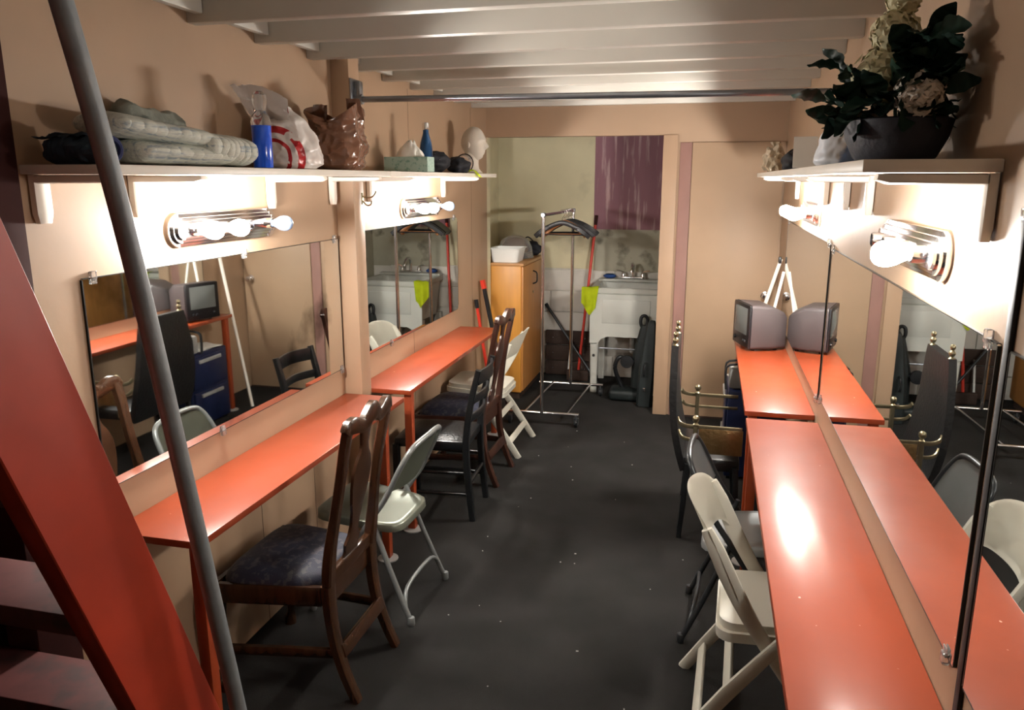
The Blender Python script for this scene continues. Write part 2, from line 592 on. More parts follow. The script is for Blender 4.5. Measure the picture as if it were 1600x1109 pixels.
mirror('wide wall mirror above the near left red counter, behind the ladder pipe', XL, 1, 1.82, 3.40, 0.900, 1.527, [(1.86, 1), (2.62, 1), (3.36, 1), (3.38, 0), (2.4, 0)], glass='mirror_worn')
mirror('rounded wall mirror above the far left red counter', XL, 1, 3.60, 5.22, 0.905, 1.545, [(5.14, 1), (4.0, 0)], corner=0.03)
mirror('long wall mirror above the near right red counter', XR, -1, 1.495, 3.455, 0.885, 1.520, [(1.54, 1), (1.54, 0), (3.43, 1), (3.43, 0)])
mirror('wall mirror beside the small television on the far right', XR, -1, 3.52, 5.42, 0.855, 1.535, [(3.56, 1), (3.56, 0), (5.36, 1)])
mirror('wall mirror at the right frame edge past the black pole', XR, -1, 0.55, 1.435, 0.885, 1.520, [(0.7, 1)])

# black metal strip between the two near right mirrors
pt = thing('edge_strip', 'thin black upright metal strip between the near right mirrors', 'metal strip', (XR, 1.452, CT + 0.001))
B(pt.location).b2((XR - 0.009, 1.4395, CT + 0.002), (XR - 0.0005, 1.4635, 1.735), bevel=0.002).build('strip', 'black_metal', pt)
B(pt.location).b2((XR - 0.011, 1.438, 1.7352), (XR - 0.0005, 1.465, 1.755), bevel=0.003).build('end_cap', 'chrome', pt)


# ------------------------------------------------------------------ counters
def counter(label, x0, x1, y0, y1, legx, legs, zt=CT):
    t = thing('vanity_counter', label, 'counter', ((x0 + x1) / 2, (y0 + y1) / 2, 0), group='red counters along the walls')
    B(t.location).b2((x0, y0, zt - 0.024), (x1, y1, zt), bevel=0.003).build('counter_top', 'red_paint', t)
    for ly in legs:
        bb = B(t.location)
        bb.b2((legx - 0.02, ly - 0.02, 0.012), (legx + 0.02, ly + 0.02, zt - 0.025), bevel=0.004)
        bb.build('leg', 'red_paint', t)
        fb = B(t.location).lathe([(0.05, 0.0), (0.05, 0.006), (0.03, 0.011), (0.027, 0.012)], c=(legx, ly, 0), n=18)
        fb.build('foot_plate', 'bin_grey', t)
    cl = B(t.location)
    wx = x0 if x0 < -1 else x1
    s = 1 if wx < 0 else -1
    cl.b2((wx + s * 0.001, y0 + 0.02, zt - 0.064), (wx + s * 0.026, y1 - 0.02, zt - 0.025), bevel=0.002)
    cl.build('wall_cleat', 'trim_paint', t)
    return t


counter('near left red counter under the wide mirror', XL + 0.001, -1.39, 1.81, 3.412, -1.43, (1.86, 3.24))
ctf = counter('far left red counter under the rounded mirror', XL + 0.001, -1.405, 3.530, 5.27, -1.43, (3.575, 5.2))
counter('long near right red counter with a glaring reflection', 0.203, XR - 0.001, 1.40, 3.465, 0.24, (1.46, 3.42))
counter('far right red counter carrying the small television', 0.203, XR - 0.001, 3.575, 5.33, 0.24, (3.62, 5.28))


# ------------------------------------------------------------------ wall shelves with brackets
def wall_shelf(label, wallx, sgn, depth, y0, y1, brks, z0=1.812, z1=1.836):
    t = thing('wall_shelf', label, 'shelf', (wallx, (y0 + y1) / 2, z0))
    xf = wallx + sgn * depth
    ob = B(t.location)
    if sgn > 0:
        ob.b2((wallx + 0.0, y0, z0), (xf, 3.413, z1), bevel=0.003)
        ob.b2((-1.609, 3.413, z0), (xf, 3.527, z1))
        ob.b2((wallx + 0.0, 3.527, z0), (xf, y1, z1), bevel=0.003)
    else:
        ob.b2((xf, y0, z0), (wallx, y1, z1), bevel=0.003)
    ob.build('shelf_board', 'shelf_white', t)
    for y, wdt in brks:
        bb = B(t.location)
        bb.sweep([(wallx + sgn * 0.013, y, z0 - 0.001), (wallx + sgn * 0.013, y, z0 - 0.10), (wallx + sgn * 0.013, y, z0 - 0.125)],
                 [(wdt / 2, 0.012), (wdt / 2, 0.012), (wdt / 2 * 0.75, 0.010)], 'rect', up=(1, 0, 0))
        bb.sweep([(wallx + sgn * 0.02, y, z0 - 0.012), (wallx + sgn * (depth - 0.05), y, z0 - 0.011), (wallx + sgn * (depth - 0.03), y, z0 - 0.008)],
                 [(wdt / 2, 0.011), (wdt / 2, 0.010), (wdt / 2 * 0.7, 0.006)], 'rect')
        bb.build('bracket', 'shelf_white', t)
    return t


wall_shelf('long white shelf on brackets above the left mirrors', XL, 1, 0.28, 1.665, 5.26, [(1.71, 0.05), (2.07, 0.05), (2.83, 0.045), (3.36, 0.045), (3.78, 0.06), (4.92, 0.045)])
wall_shelf('long white shelf on brackets above the right mirrors', XR, -1, 0.235, 1.60, 5.15, [(1.628, 0.05), (2.75, 0.05), (3.2, 0.05), (3.75, 0.05), (4.95, 0.05)])


# ------------------------------------------------------------------ vanity light bars
def vanity_light(label, wallx, sgn, y0, lit, unlit, z=1.635, L=0.60):
    t = thing('vanity_light', label, 'light', (wallx, y0 + L / 2, z), group='chrome vanity light bars')
    o = t.location
    b = B(o)
    b.b2((wallx + sgn * 0.001, y0 + 0.03, z - 0.055), (wallx + sgn * 0.012, y0 + L - 0.03, z + 0.055), bevel=0.003)
    b.b2((wallx + sgn * 0.011, y0 + 0.03, z - 0.042), (wallx + sgn * 0.022, y0 + L - 0.03, z + 0.042), bevel=0.003)
    b.b2((wallx + sgn * 0.021, y0 + 0.03, z - 0.03), (wallx + sgn * 0.032, y0 + L - 0.03, z + 0.03), bevel=0.003)
    b.build('back_plate', 'chrome', t)
    for ye in (y0 + 0.03, y0 + L - 0.03):
        s = -1 if ye < y0 + L / 2 else 1
        c = B(o)
        for r, h0, h1 in ((0.0555, 0.001, 0.013), (0.0425, 0.013, 0.023), (0.0305, 0.023, 0.033)):
            out = [(r * sin(radians(a)), r * cos(radians(a))) for a in range(0, 181, 15)]
            M = Matrix.Translation((wallx + sgn * (h0 + h1) / 2, ye, z)) @ Matrix.Rotation(pi / 2, 4, 'Z') @ Matrix.Diagonal((s, 1, 1, 1))
            c.prism(out, h1 - h0, M)
        c.build('end_cap', 'chrome', t)
    R = Matrix.Rotation(pi / 2 * sgn, 3, 'Y')
    for i in range(4):
        y = y0 + 0.075 + i * (L - 0.15) / 3
        s = B(o).lathe([(0.020, 0.030), (0.020, 0.060), (0.018, 0.062), (0.0165, 0.062), (0.0165, 0.045)], c=(wallx, y, z), M=R, n=18)
        s.build('socket', 'chrome', t)
        if i in lit or i in unlit:
            prof = [(0.012, 0.047), (0.013, 0.066), (0.017, 0.075), (0.024, 0.088), (0.0285, 0.100), (0.030, 0.112), (0.0285, 0.124), (0.023, 0.135), (0.014, 0.1415), (0.004, 0.1435)]
            bb = B(o).lathe(prof, c=(wallx, y, z), M=R, n=20)
            bo = bb.build('bulb', 'bulb_lit' if i in lit else 'bulb_unlit', t, angle=60)
            bo['label'] = 'glowing light bulb' if i in lit else 'unlit frosted bulb'
    return t


vanity_light('chrome vanity light over the near left mirror, one bulb unlit', XL, 1, 2.22, (0, 1), (3,))
vanity_light('chrome vanity light over the far left mirror beside the hook', XL, 1, 4.22, (0, 1), (3,))
vanity_light('blazing chrome vanity light over the near right mirror', XR, -1, 1.86, (0,), ())
vanity_light('chrome vanity light over the far right mirror above the television', XR, -1, 3.95, (0, 1, 2, 3), ())

# ------------------------------------------------------------------ ladder stair at the left, and its pipe rail
LD = V((0, 0.330, -0.944)).normalized()          # down the ladder
NRM = V((0, LD.z, -LD.y)).normalized()           # towards the back (camera side)
if NRM.y > 0:
    NRM = -NRM
lt = thing('ladder_stair', 'steep red wooden ladder stair at the left edge', 'ladder', (-1.22, 1.74, 0))
fe = V((0, 1.588, 0.414))                        # a point on the front edge line


def ladder_pt(z, off):
    t = (z - fe.z) / LD.z
    p = fe + LD * t
    return p + NRM * off


for X, mm in ((-1.2275, 'red_ladder'), (-1.8875, 'red_ladder')):
    b = B(lt.location)
    a0 = ladder_pt(0.0, 0)
    # board outline in the yz plane, cut flat on the floor
    wd = 0.208
    dy = wd / abs(LD.z)
    z_top = 2.46
    yb = ladder_pt(0.0, 0).y
    yt = ladder_pt(z_top, 0).y
    out = [(yb, 0.001), (yt, z_top), (yt - dy, z_top), (yb - dy, 0.001)]
    M = Matrix.Translation((X, 0, 0)) @ Matrix.Rotation(pi / 2, 4, 'Z')
    b.prism(out, 0.055, M)
    bmesh.ops.bevel(b.bm, geom=b.bm.edges[:], offset=0.003, segments=1, affect='EDGES')
    b.build('stringer', mm, lt)
for i in range(6):
    z = 0.185 + i * 0.345
    yc = ladder_pt(z, 0.125).y
    b = B(lt.location)
    b.box((-1.5575, yc, z), (0.604, 0.18, 0.05), bevel=0.004)
    b.build('tread', 'maroon_tread', lt)
pr = thing('pipe_rail', 'grey steel pipe handrail rising beside the red ladder', 'handrail', (-1.13, 1.62, 0))
b = B(pr.location)
b.sweep([(-1.13, 1.640, 0.0), (-1.13, 1.570, 0.42), (-1.13, 1.448, 1.117), (-1.13, 1.378, 1.512), (-1.13, 1.312, 1.836), (-1.13, 1.246, 2.10), (-1.13, 1.195, 2.296)], 0.0205, n=18, k=4)
b.build('pipe', 'pipe_grey', pr)
B(pr.location).lathe([(0.045, 0.0), (0.045, 0.008), (0.026, 0.014), (0.024, 0.03)], c=(-1.13, 1.640, 0), n=18).build('floor_flange', 'pipe_grey', pr)
# brown curtain in the stairwell
cu = thing('stairwell_curtain', 'dark brown curtain hanging behind the ladder treads', 'curtain', (-2.02, 1.2, 0))
b = B(cu.location)
b.grid(lambda u, v: (-2.02 + 0.03 * sin(u * 60), 0.75 + u * 0.74, 0.02 + v * 2.2), 90, 8, thick=0.004)
b.build('drape', 'brown_cloth', cu)
B(cu.location).sweep([(-2.02, 0.70, 2.23), (-2.02, 1.51, 2.23)], 0.012).build('curtain_rod', 'pipe_grey', cu)

# ------------------------------------------------------------------ closet pole under the ceiling
cp = thing('ceiling_pole', 'galvanised pole crossing the room under the ceiling', 'pole', (-0.55, 3.47, 2.15))
b = B(cp.location)
b.sweep([(-1.600, 3.47, 2.157), (XR - 0.004, 3.47, 2.140)], 0.0135, n=14)
b.build('pole_tube', 'galvanised', cp)
b = B(cp.location)
b.b2((-1.609, 3.415, 2.125), (-1.603, 3.525, 2.245), bevel=0.002)
b.b2((-1.603, 3.45, 2.165), (-1.575, 3.49, 2.235), bevel=0.004)
b.sweep([(-1.603, 3.47, 2.157), (-1.57, 3.47, 2.157)], 0.022, n=14)
b.build('pole_bracket', 'galvanised', cp)
B(cp.location).sweep([(XR - 0.002, 3.47, 2.140), (XR - 0.03, 3.47, 2.140)], 0.024, n=14).build('pole_socket', 'galvanised', cp)
# double coat hook on the post
hk = thing('coat_hook', 'small brass double hook on the square left post', 'hook', (-1.609, 3.5, 1.70))
b = B(hk.location)
b.box((-1.607, 3.5, 1.71), (0.004, 0.018, 0.055), bevel=0.001)
b.build('hook_plate', 'brass_dull', hk)
for pts in ([(-1.606, 3.5, 1.72), (-1.575, 3.5, 1.715), (-1.55, 3.5, 1.722), (-1.535, 3.5, 1.745)],
            [(-1.606, 3.5, 1.70), (-1.585, 3.5, 1.68), (-1.565, 3.5, 1.682), (-1.558, 3.5, 1.70)]):
    B(hk.location).sweep(pts, 0.004, n=8, k=4).build('prong', 'brass_dull', hk)
hk2 = thing('cup_hook', 'tiny brass cup hook below the pole bracket', 'hook', (XL, 3.62, 2.10))
B(hk2.location).sweep([(XL, 3.62, 2.12), (XL + 0.025, 3.62, 2.12), (XL + 0.04, 3.62, 2.10), (XL + 0.03, 3.62, 2.085), (XL + 0.02, 3.62, 2.095)], 0.003, n=6, k=4).build('hook_wire', 'brass_dull', hk2)
# outlet under the counter
ol = thing('wall_outlet', 'small grey outlet cover under the near left counter', 'outlet', (XL, 2.38, 0.62))
B(ol.location).box((XL + 0.004, 2.38, 0.62), (0.007, 0.07, 0.11), bevel=0.002).build('cover_plate', 'outlet_white', ol)
for dz in (-0.022, 0.022):
    B(ol.location).box((XL + 0.009, 2.38, 0.62 + dz), (0.006, 0.034, 0.028), bevel=0.003).build('receptacle', 'bin_grey', ol)


# ------------------------------------------------------------------ chairs (local: front = -y, origin on the floor under the seat)
def queen_anne(label, loc, rz):
    t = thing('dining_chair', label, 'chair', loc, rz, group='carved dark wood dining chairs')

    def sy(z):       # depth of the back at a height
        return 0.205 + 0.10 * max(0, (z - 0.42) / 0.6) ** 1.3
    out_f = [(-0.185, 0.20), (0.185, 0.20), (0.25, -0.205), (-0.25, -0.205)]
    # seat rails
    for nm, p, q, h in (('front_rail', (-0.235, -0.195), (0.235, -0.195), 0.036), ('rear_rail', (-0.165, 0.195), (0.165, 0.195), 0.045),
                        ('side_rail', (-0.238, -0.18), (-0.178, 0.18), 0.036), ('side_rail', (0.238, -0.18), (0.178, 0.18), 0.036)):
        B().sweep([(p[0], p[1], 0.395), (q[0], q[1], 0.395)], (0.012, h), 'rect').build(nm, 'wood_dark', t)
    # drop-in seat
    b = B()

    def seat(u, v):
        a = 2 * pi * u
        r = v
        # superellipse mapped to a trapezoid
        cx, cy = cos(a), sin(a)
        k = (abs(cx) ** 5 + abs(cy) ** 5) ** (-1 / 5)
        x, y = cx * k * r, cy * k * r
        yy = y * 0.197
        hw = 0.215 + (-y) * 0.033
        edge = max(0.0, 1 - r ** 6)
        return (x * hw * 0.98, yy, 0.435 + 0.034 * edge ** 0.5 + 0.012 * (1 - r * r))
    b.grid(seat, 48, 14, closed_u=True)
    bmesh.ops.remove_doubles(b.bm, verts=b.bm.verts[:], dist=0.0004)
    low = [e for e in b.bm.edges if e.is_boundary]
    if low:
        ex = bmesh.ops.extrude_edge_only(b.bm, edges=low)
        for v in ex['geom']:
            if isinstance(v, bmesh.types.BMVert):
                v.co.z -= 0.022
        bmesh.ops.contextual_create(b.bm, geom=[e for e in b.bm.edges if e.is_boundary])
    b.build('seat', 'damask', t, angle=60)
    for s in (-1, 1):
        # rear leg, raked back
        B().sweep([(s * 0.172, 0.205, 0.44), (s * 0.172, 0.208, 0.34), (s * 0.172, 0.222, 0.22), (s * 0.174, 0.255, 0.10), (s * 0.176, 0.297, 0.0)],
                  [(0.019, 0.028), (0.018, 0.026), (0.017, 0.023), (0.016, 0.021), (0.015, 0.019)], 'rect', k=4, up=(1, 0, 0)).build('leg', 'wood_dark', t)
        # front cabriole leg
        B().sweep([(s * 0.222, -0.180, 0.42), (s * 0.230, -0.192, 0.36), (s * 0.232, -0.196, 0.28), (s * 0.222, -0.186, 0.16), (s * 0.218, -0.182, 0.07), (s * 0.224, -0.19, 0.03), (s * 0.226, -0.192, 0.0)],
                  [(0.024, 0.024), (0.029, 0.029), (0.027, 0.027), (0.018, 0.018), (0.014, 0.014), (0.022, 0.022), (0.024, 0.024)], 'round', k=3, n=12, up=(1, 0, 0)).build('leg', 'wood_dark', t)
        # back stile
        zs = [0.42, 0.50, 0.58, 0.70, 0.82, 0.93, 1.005]
        hw = [0.172, 0.175, 0.174, 0.162, 0.157, 0.162, 0.160]
        B().sweep([(s * x, sy(z), z) for z, x in zip(zs, hw)], [(0.021, 0.017), (0.024, 0.019), (0.021, 0.017), (0.018, 0.015), (0.018, 0.015), (0.020, 0.015), (0.020, 0.014)],
                  'rect', k=4, up=(0, 1, 0)).build('back_stile', 'wood_dark', t)
        # side stretcher
        B().sweep([(s * 0.222, -0.17, 0.165), (s * 0.175, 0.225, 0.18)], (0.010, 0.017), 'rect').build('stretcher', 'wood_dark', t)
    # crest rail: raised yoke with ears
    xs = [-0.180, -0.162, -0.13, -0.095, -0.06, -0.03, 0, 0.03, 0.06, 0.095, 0.13, 0.162, 0.180]
    zc = [0.992, 1.006, 1.008, 0.996, 0.990, 1.012, 1.026, 1.012, 0.990, 0.996, 1.008, 1.006, 0.992]
    hh = [0.012, 0.025, 0.028, 0.024, 0.023, 0.027, 0.033, 0.027, 0.023, 0.024, 0.028, 0.025, 0.012]
    B().sweep([(x, sy(z) + 0.012 * (1 - (x / 0.18) ** 2), z) for x, z in zip(xs, zc)], [(0.015, h) for h in hh], 'rect', k=3).build('crest_rail', 'wood_dark', t)
    # splat in vase outline
    zs = [0.47, 0.50, 0.53, 0.56, 0.60, 0.65, 0.70, 0.75, 0.80, 0.84, 0.87, 0.90, 0.94, 1.0]
    ws = [0.062, 0.050, 0.058, 0.036, 0.030, 0.040, 0.058, 0.070, 0.072, 0.058, 0.036, 0.026, 0.034, 0.058]
    B().sweep([(0, sy(z) - 0.004 + 0.012 * sin((z - 0.47) * 6), z) for z in zs], [(x, 0.007) for x in ws], 'rect', k=3, up=(0, 1, 0)).build('splat', 'wood_dark', t)
    # shoe board closing the gap above the rear rail
    B().box((0, 0.205, 0.455), (0.33, 0.026, 0.05), bevel=0.006).build('shoe_rail', 'wood_dark', t)
    B().box((0, 0.243, 0.185), (0.335, 0.017, 0.052), rot=Matrix.Rotation(radians(16), 4, 'X'), bevel=0.004).build('stretcher', 'wood_dark', t)
    return t


qa = queen_anne('carved dining chair with dark blue damask seat nearest the ladder', (-1.412, 2.395, 0), -pi / 2)
qb = copy_tree(qa, (-1.445, 4.425, 0), -pi / 2 - 0.02, 'carved dining chair pushed up to the far left counter, behind the black chair')
for c in qb.children:
    if c.name.startswith(('splat', 'crest', 'back_stile', 'leg', 'stretcher', 'shoe', 'front_rail', 'rear_rail', 'side_rail')):
        c.data = c.data.copy()
        c.data.materials[0] = MATS['wood_dark_b']


def metal_folding(label, loc, rz, seatmat, tubemat):
    t = thing('folding_chair', label, 'chair', loc, rz, group='metal folding chairs')
    for s in (-1, 1):
        pass
    # one bent tube: front feet up to the back
    pts = [(-0.20, -0.215, 0.02), (-0.20, 0.06, 0.43), (-0.197, 0.135, 0.54), (-0.19, 0.20, 0.67), (-0.165, 0.235, 0.738), (-0.11, 0.246, 0.760), (0, 0.25, 0.764),
           (0.11, 0.246, 0.760), (0.165, 0.235, 0.738), (0.19, 0.20, 0.67), (0.197, 0.135, 0.54), (0.20, 0.06, 0.43), (0.20, -0.215, 0.02)]
    b = B()
    b.sweep(pts, 0.0115, n=12, k=4, up=(0, 1, 0.3))
    b.build('front_frame', tubemat, t)
    for s in (-1, 1):
        b = B()
        b.sweep([(s * 0.178, 0.055, 0.475), (s * 0.186, 0.14, 0.24), (s * 0.198, 0.233, 0.02)], 0.0110, n=12, k=2, up=(1, 0, 0))
        b.build('rear_leg', tubemat, t)
        for y, z in ((-0.215, 0), (0.237, 0)):
            B().lathe([(0.013, z), (0.0155, z + 0.006), (0.0145, z + 0.035), (0.012, z + 0.038)], c=(s * 0.199, y, 0), n=12).build('foot_cap', tubemat, t)
    b = B()
    b.sweep([(-0.197, 0.215, 0.06), (-0.180, 0.205, 0.105), (-0.13, 0.195, 0.135), (0, 0.192, 0.142), (0.13, 0.195, 0.135), (0.180, 0.205, 0.105), (0.197, 0.215, 0.06)], 0.0085, n=10, k=3, up=(0, 1, 0))
    b.build('rear_brace', tubemat, t)
    b = B()
    b.sweep([(-0.2, -0.16, 0.105), (0.2, -0.16, 0.105)], 0.0085, n=10)
    b.build('front_brace', tubemat, t)
    # dished seat pan
    b = B()

    def pan(u, v):
        a = 2 * pi * u
        cx, cy = cos(a), sin(a)
        k = (abs(cx) ** 6 + abs(cy) ** 6) ** (-1 / 6)
        x, y = cx * k, cy * k
        prof = [(0.0, -0.006), (0.45, -0.005), (0.85, 0.0), (0.95, 0.002), (0.99, -0.004), (1.0, -0.030), (0.97, -0.034), (0.9, -0.018), (0.5, -0.012), (0.0, -0.012)]
        i = min(int(v * 9 + 1e-6), 9)
        r, z = prof[i]
        yy = y * r * 0.195 - 0.01
        return (x * r * (0.186 - 0.012 * y), yy, 0.432 - 0.09 * yy + z)
    b.grid(pan, 48, 10, closed_u=True)
    bmesh.ops.remove_doubles(b.bm, verts=b.bm.verts[:], dist=0.0003)
    b.build('seat', seatmat, t, angle=50)
    # curved sheet back, deeper in the middle
    b = B()

    def back(u, v):
        x = (u - 0.5) * 2
        lowz = 0.575 - 0.02 * (1 - x * x) + 0.0
        hi = 0.757 - 0.05 * abs(x) ** 5
        z = lowz + (hi - lowz) * v
        yb = 0.135 + (z - 0.54) * 0.46
        hw = 0.194 - 0.03 * max(0, (z - 0.67) / 0.09) ** 2
        return (x * hw, yb + 0.028 * (1 - x * x), z)
    b.grid(back, 22, 10, thick=0.004)
    b.build('backrest', seatmat, t, angle=50)
    return t


metal_folding('grey steel folding chair beside the carved chair at the left', (-1.338, 2.925, 0), -pi / 2 - 0.03, 'grey_paint_metal', 'grey_metal_light')
metal_folding('grey folding chair with dark legs behind the white one, right side', (0.225, 3.05, 0), pi / 2 - 0.06, 'grey_metal_light', 'dark_tube')


def resin_folding(label, loc, rz):
    t = thing('folding_chair', label, 'chair', loc, rz, group='white resin folding chairs')
    for s in (-1, 1):
        B().sweep([(s * 0.203, -0.255, 0.0), (s * 0.203, 0.02, 0.40), (s * 0.203, 0.10, 0.53), (s * 0.204, 0.152, 0.63), (s * 0.205, 0.185, 0.70), (s * 0.203, 0.218, 0.765)],
                  [(0.019, 0.011), (0.021, 0.011), (0.024, 0.011), (0.026, 0.011), (0.024, 0.011), (0.016, 0.010)], 'rect', k=3, up=(1, 0, 0)).build('front_leg', 'white_resin', t)
        B().sweep([(s * 0.226, -0.03, 0.45), (s * 0.226, 0.125, 0.24), (s * 0.226, 0.285, 0.0)], [(0.017, 0.010), (0.022, 0.010), (0.019, 0.010)], 'rect', k=2, up=(1, 0, 0)).build('rear_leg', 'white_resin', t)
    for z, y in ((0.105, 0.218), (0.245, 0.127)):
        B().box((0, y, z), (0.436, 0.014, 0.040), rot=Matrix.Rotation(radians(32), 4, 'X'), bevel=0.004).build('rear_rung', 'white_resin', t)
    B().box((0, -0.17, 0.125), (0.39, 0.016, 0.036), rot=Matrix.Rotation(radians(-30), 4, 'X'), bevel=0.004).build('front_rung', 'white_resin', t)
    # seat pad in a frame
    for nm, zz, hx, hy, th in (('seat_frame', 0.418, 0.192, 0.205, 0.032), ('seat', 0.446, 0.180, 0.195, 0.030)):
        b = B()
        out = []
        r = 0.055
        for cx, cy, a0 in ((1, 1, 0), (-1, 1, 90), (-1, -1, 180), (1, -1, 270)):
            for i in range(6):
                a = radians(a0 + i * 18)
                out.append((cx * (hx - r) + r * cos(a), cy * (hy - r) + r * sin(a)))
        M = Matrix.Translation((0, -0.03, zz)) @ Matrix.Rotation(radians(-4), 4, 'X') @ Matrix.Rotation(pi / 2, 4, 'X')
        b.prism(out, th, M)
        bmesh.ops.bevel(b.bm, geom=[e for e in b.bm.edges if len(e.link_faces) == 2 and e.calc_face_angle(0) > 1.2], offset=0.010, segments=3, affect='EDGES')
        b.build(nm, 'white_resin', t, angle=50)
    # curved solid backrest with rounded shoulders
    b = B()

    def back(u, v):
        x = (u - 0.5) * 2
        lowz = 0.655 - 0.10 * abs(x) ** 7
        hi = 0.828 - 0.030 * x * x - 0.035 * abs(x) ** 8
        z = lowz + (hi - lowz) * v
        yb = 0.100 + (z - 0.53) * 0.47
        return (x * 0.217, yb + 0.052 * (1 - x * x), z)
    b.grid(back, 24, 10, thick=0.020)
    bmesh.ops.bevel(b.bm, geom=[e for e in b.bm.edges if len(e.link_faces) == 2 and e.calc_face_angle(0) > 1.0], offset=0.006, segments=2, affect='EDGES')
    b.build('backrest', 'white_resin', t, angle=50)
    return t


wr = resin_folding('white resin folding chair at the near right counter', (0.268, 2.465, 0), pi / 2 - 0.04)
copy_tree(wr, (-1.425, 4.98, 0), -pi / 2, 'white resin folding chair beside the oak cabinet')


def black_chair(label, loc, rz):
    t = thing('wooden_chair', label, 'chair', loc, rz)
    for s in (-1, 1):
        B().sweep([(s * 0.165, 0.225, 0.0), (s * 0.165, 0.20, 0.25), (s * 0.168, 0.195, 0.44), (s * 0.172, 0.22, 0.64), (s * 0.176, 0.268, 0.84)],
                  [(0.016, 0.016), (0.017, 0.019), (0.017, 0.021), (0.016, 0.018), (0.014, 0.014)], 'rect', k=3, up=(1, 0, 0)).build('back_post', 'black_wood', t)
        B().sweep([(s * 0.185, -0.185, 0.42), (s * 0.185, -0.19, 0.0)], [(0.019, 0.019), (0.014, 0.014)], 'rect', up=(0, 1, 0)).build('leg', 'black_wood', t)
        for z in (0.15, 0.27):
            B().sweep([(s * 0.185, -0.19, z), (s * 0.166, 0.205, z)], 0.0105, n=10).build('side_stretcher', 'black_wood', t)
    for z, y, h in ((0.795, 0.262, 0.036), (0.680, 0.236, 0.022), (0.575, 0.216, 0.020)):
        B().sweep([(-0.172, y, z), (-0.08, y + 0.022, z + 0.004), (0, y + 0.03, z + 0.006), (0.08, y + 0.022, z + 0.004), (0.172, y, z)], (0.008, h), 'rect', k=4).build('back_slat', 'black_wood', t)
    B().sweep([(-0.185, -0.19, 0.21), (0.185, -0.19, 0.21)], 0.0105, n=10).build('front_stretcher', 'black_wood', t)
    B().sweep([(-0.166, 0.207, 0.21), (0.166, 0.207, 0.21)], 0.0105, n=10).build('rear_stretcher', 'black_wood', t)
    b = B()
    b.box((0, 0.0, 0.425), (0.37, 0.40, 0.05), bevel=0.012)
    b.build('seat_frame', 'black_wood', t)
    b = B()

    def seat(u, v):
        a = 2 * pi * u
        cx, cy = cos(a), sin(a)
        k = (abs(cx) ** 4 + abs(cy) ** 4) ** (-1 / 4)
        return (cx * k * v * 0.178, cy * k * v * 0.192, 0.449 + 0.022 * max(0, 1 - v ** 4))
    b.grid(seat, 40, 10, closed_u=True)
    bmesh.ops.remove_doubles(b.bm, verts=b.bm.verts[:], dist=0.0003)
    b.build('seat', 'black_leather', t, angle=60)
    return t


black_chair('black wooden ladder-back chair at the far left counter', (-1.39, 3.905, 0), -pi / 2 + 0.06)

# ------------------------------------------------------------------ throne-like black chair with brass arms (right)
th = thing('throne_chair', 'tall black studded throne chair with brass arms and ball finials', 'chair', (0.08, 4.10, 0))
o = th.location
YC = 4.10


def slab_x(z):
    return -0.132 + 0.10 * max(0.0, (0.78 - z) / 0.5) ** 2


b = B(o)
zs = [0.36, 0.45, 0.55, 0.65, 0.75, 0.85, 0.93, 0.985]
hw = [0.27, 0.28, 0.275, 0.262, 0.245, 0.225, 0.205, 0.185]
b.sweep([(slab_x(z), YC, z) for z in zs], [(x, 0.019) for x in hw], 'sharp', k=3, up=(1, 0, 0))
b.build('backrest', 'black_leather', th)
b = B(o)
b.box((0.07, YC, 0.40), (0.28, 0.54, 0.07), bevel=0.02)
b.build('seat', 'black_leather', th)
for y in (YC - 0.165, YC + 0.165):
    f = B(o).lathe([(0.012, 0.975), (0.016, 0.985), (0.008, 0.993), (0.014, 1.003), (0.016, 1.010), (0.014, 1.018), (0.007, 1.024), (0.009, 1.028), (0.013, 1.036), (0.013, 1.044), (0.008, 1.052), (0.002, 1.054)], c=(-0.132, y, 0), n=14)
    f.build('finial', 'brass_dull', th)
for y, s in ((YC - 0.30, -1), (YC + 0.31, 1)):
    b = B(o)
    b.sweep([(-0.100, y - s * 0.03, 0.64), (-0.09, y - s * 0.012, 0.618), (-0.055, y, 0.607), (0.0, y, 0.606), (0.12, y, 0.606), (0.21, y, 0.606)], (0.004, 0.010), 'rect', k=4)
    b.build('arm_rail', 'brass_dull', th)
    b = B(o)
    b.sweep([(-0.095, y - s * 0.03, 0.575), (-0.08, y - s * 0.01, 0.55), (-0.05, y, 0.54), (0.0, y, 0.538), (0.21, y, 0.538)], (0.004, 0.008), 'rect', k=4)
    b.build('lower_rail', 'brass_dull', th)
    b = B(o)
    b.sweep([(-0.012, y, 0.40), (-0.012, y, 0.612)], (0.011, 0.011), 'rect', up=(0, 1, 0))
    b.lathe([(0.013, 0.612), (0.015, 0.618), (0.008, 0.626), (0.008, 0.630), (0.015, 0.636), (0.018, 0.646), (0.016, 0.656), (0.009, 0.663), (0.003, 0.665)], c=(-0.012, y, 0), n=14)
    b.build('arm_post', 'brass_dull', th)
    if s < 0:
        b = B(o)
        b.b2((0.004, y - 0.005, 0.470), (0.215, y + 0.005, 0.600), bevel=0.003)
        b.build('hammered_panel', 'bronze', th)
    for x in (-0.04, 0.19):
        b = B(o)
        b.sweep([(x, y - s * 0.03, 0.40), (x - (0.03 if x < 0 else -0.02), y - s * 0.02, 0.0)], [(0.015, 0.015), (0.012, 0.012)], 'rect', up=(0, 1, 0))
        b.build('leg', 'black_wood', th)

# ------------------------------------------------------------------ small CRT television
tv = thing('television', 'small grey box television on the far right counter', 'television', (0.350, 5.05, CT), radians(17))
b = B()
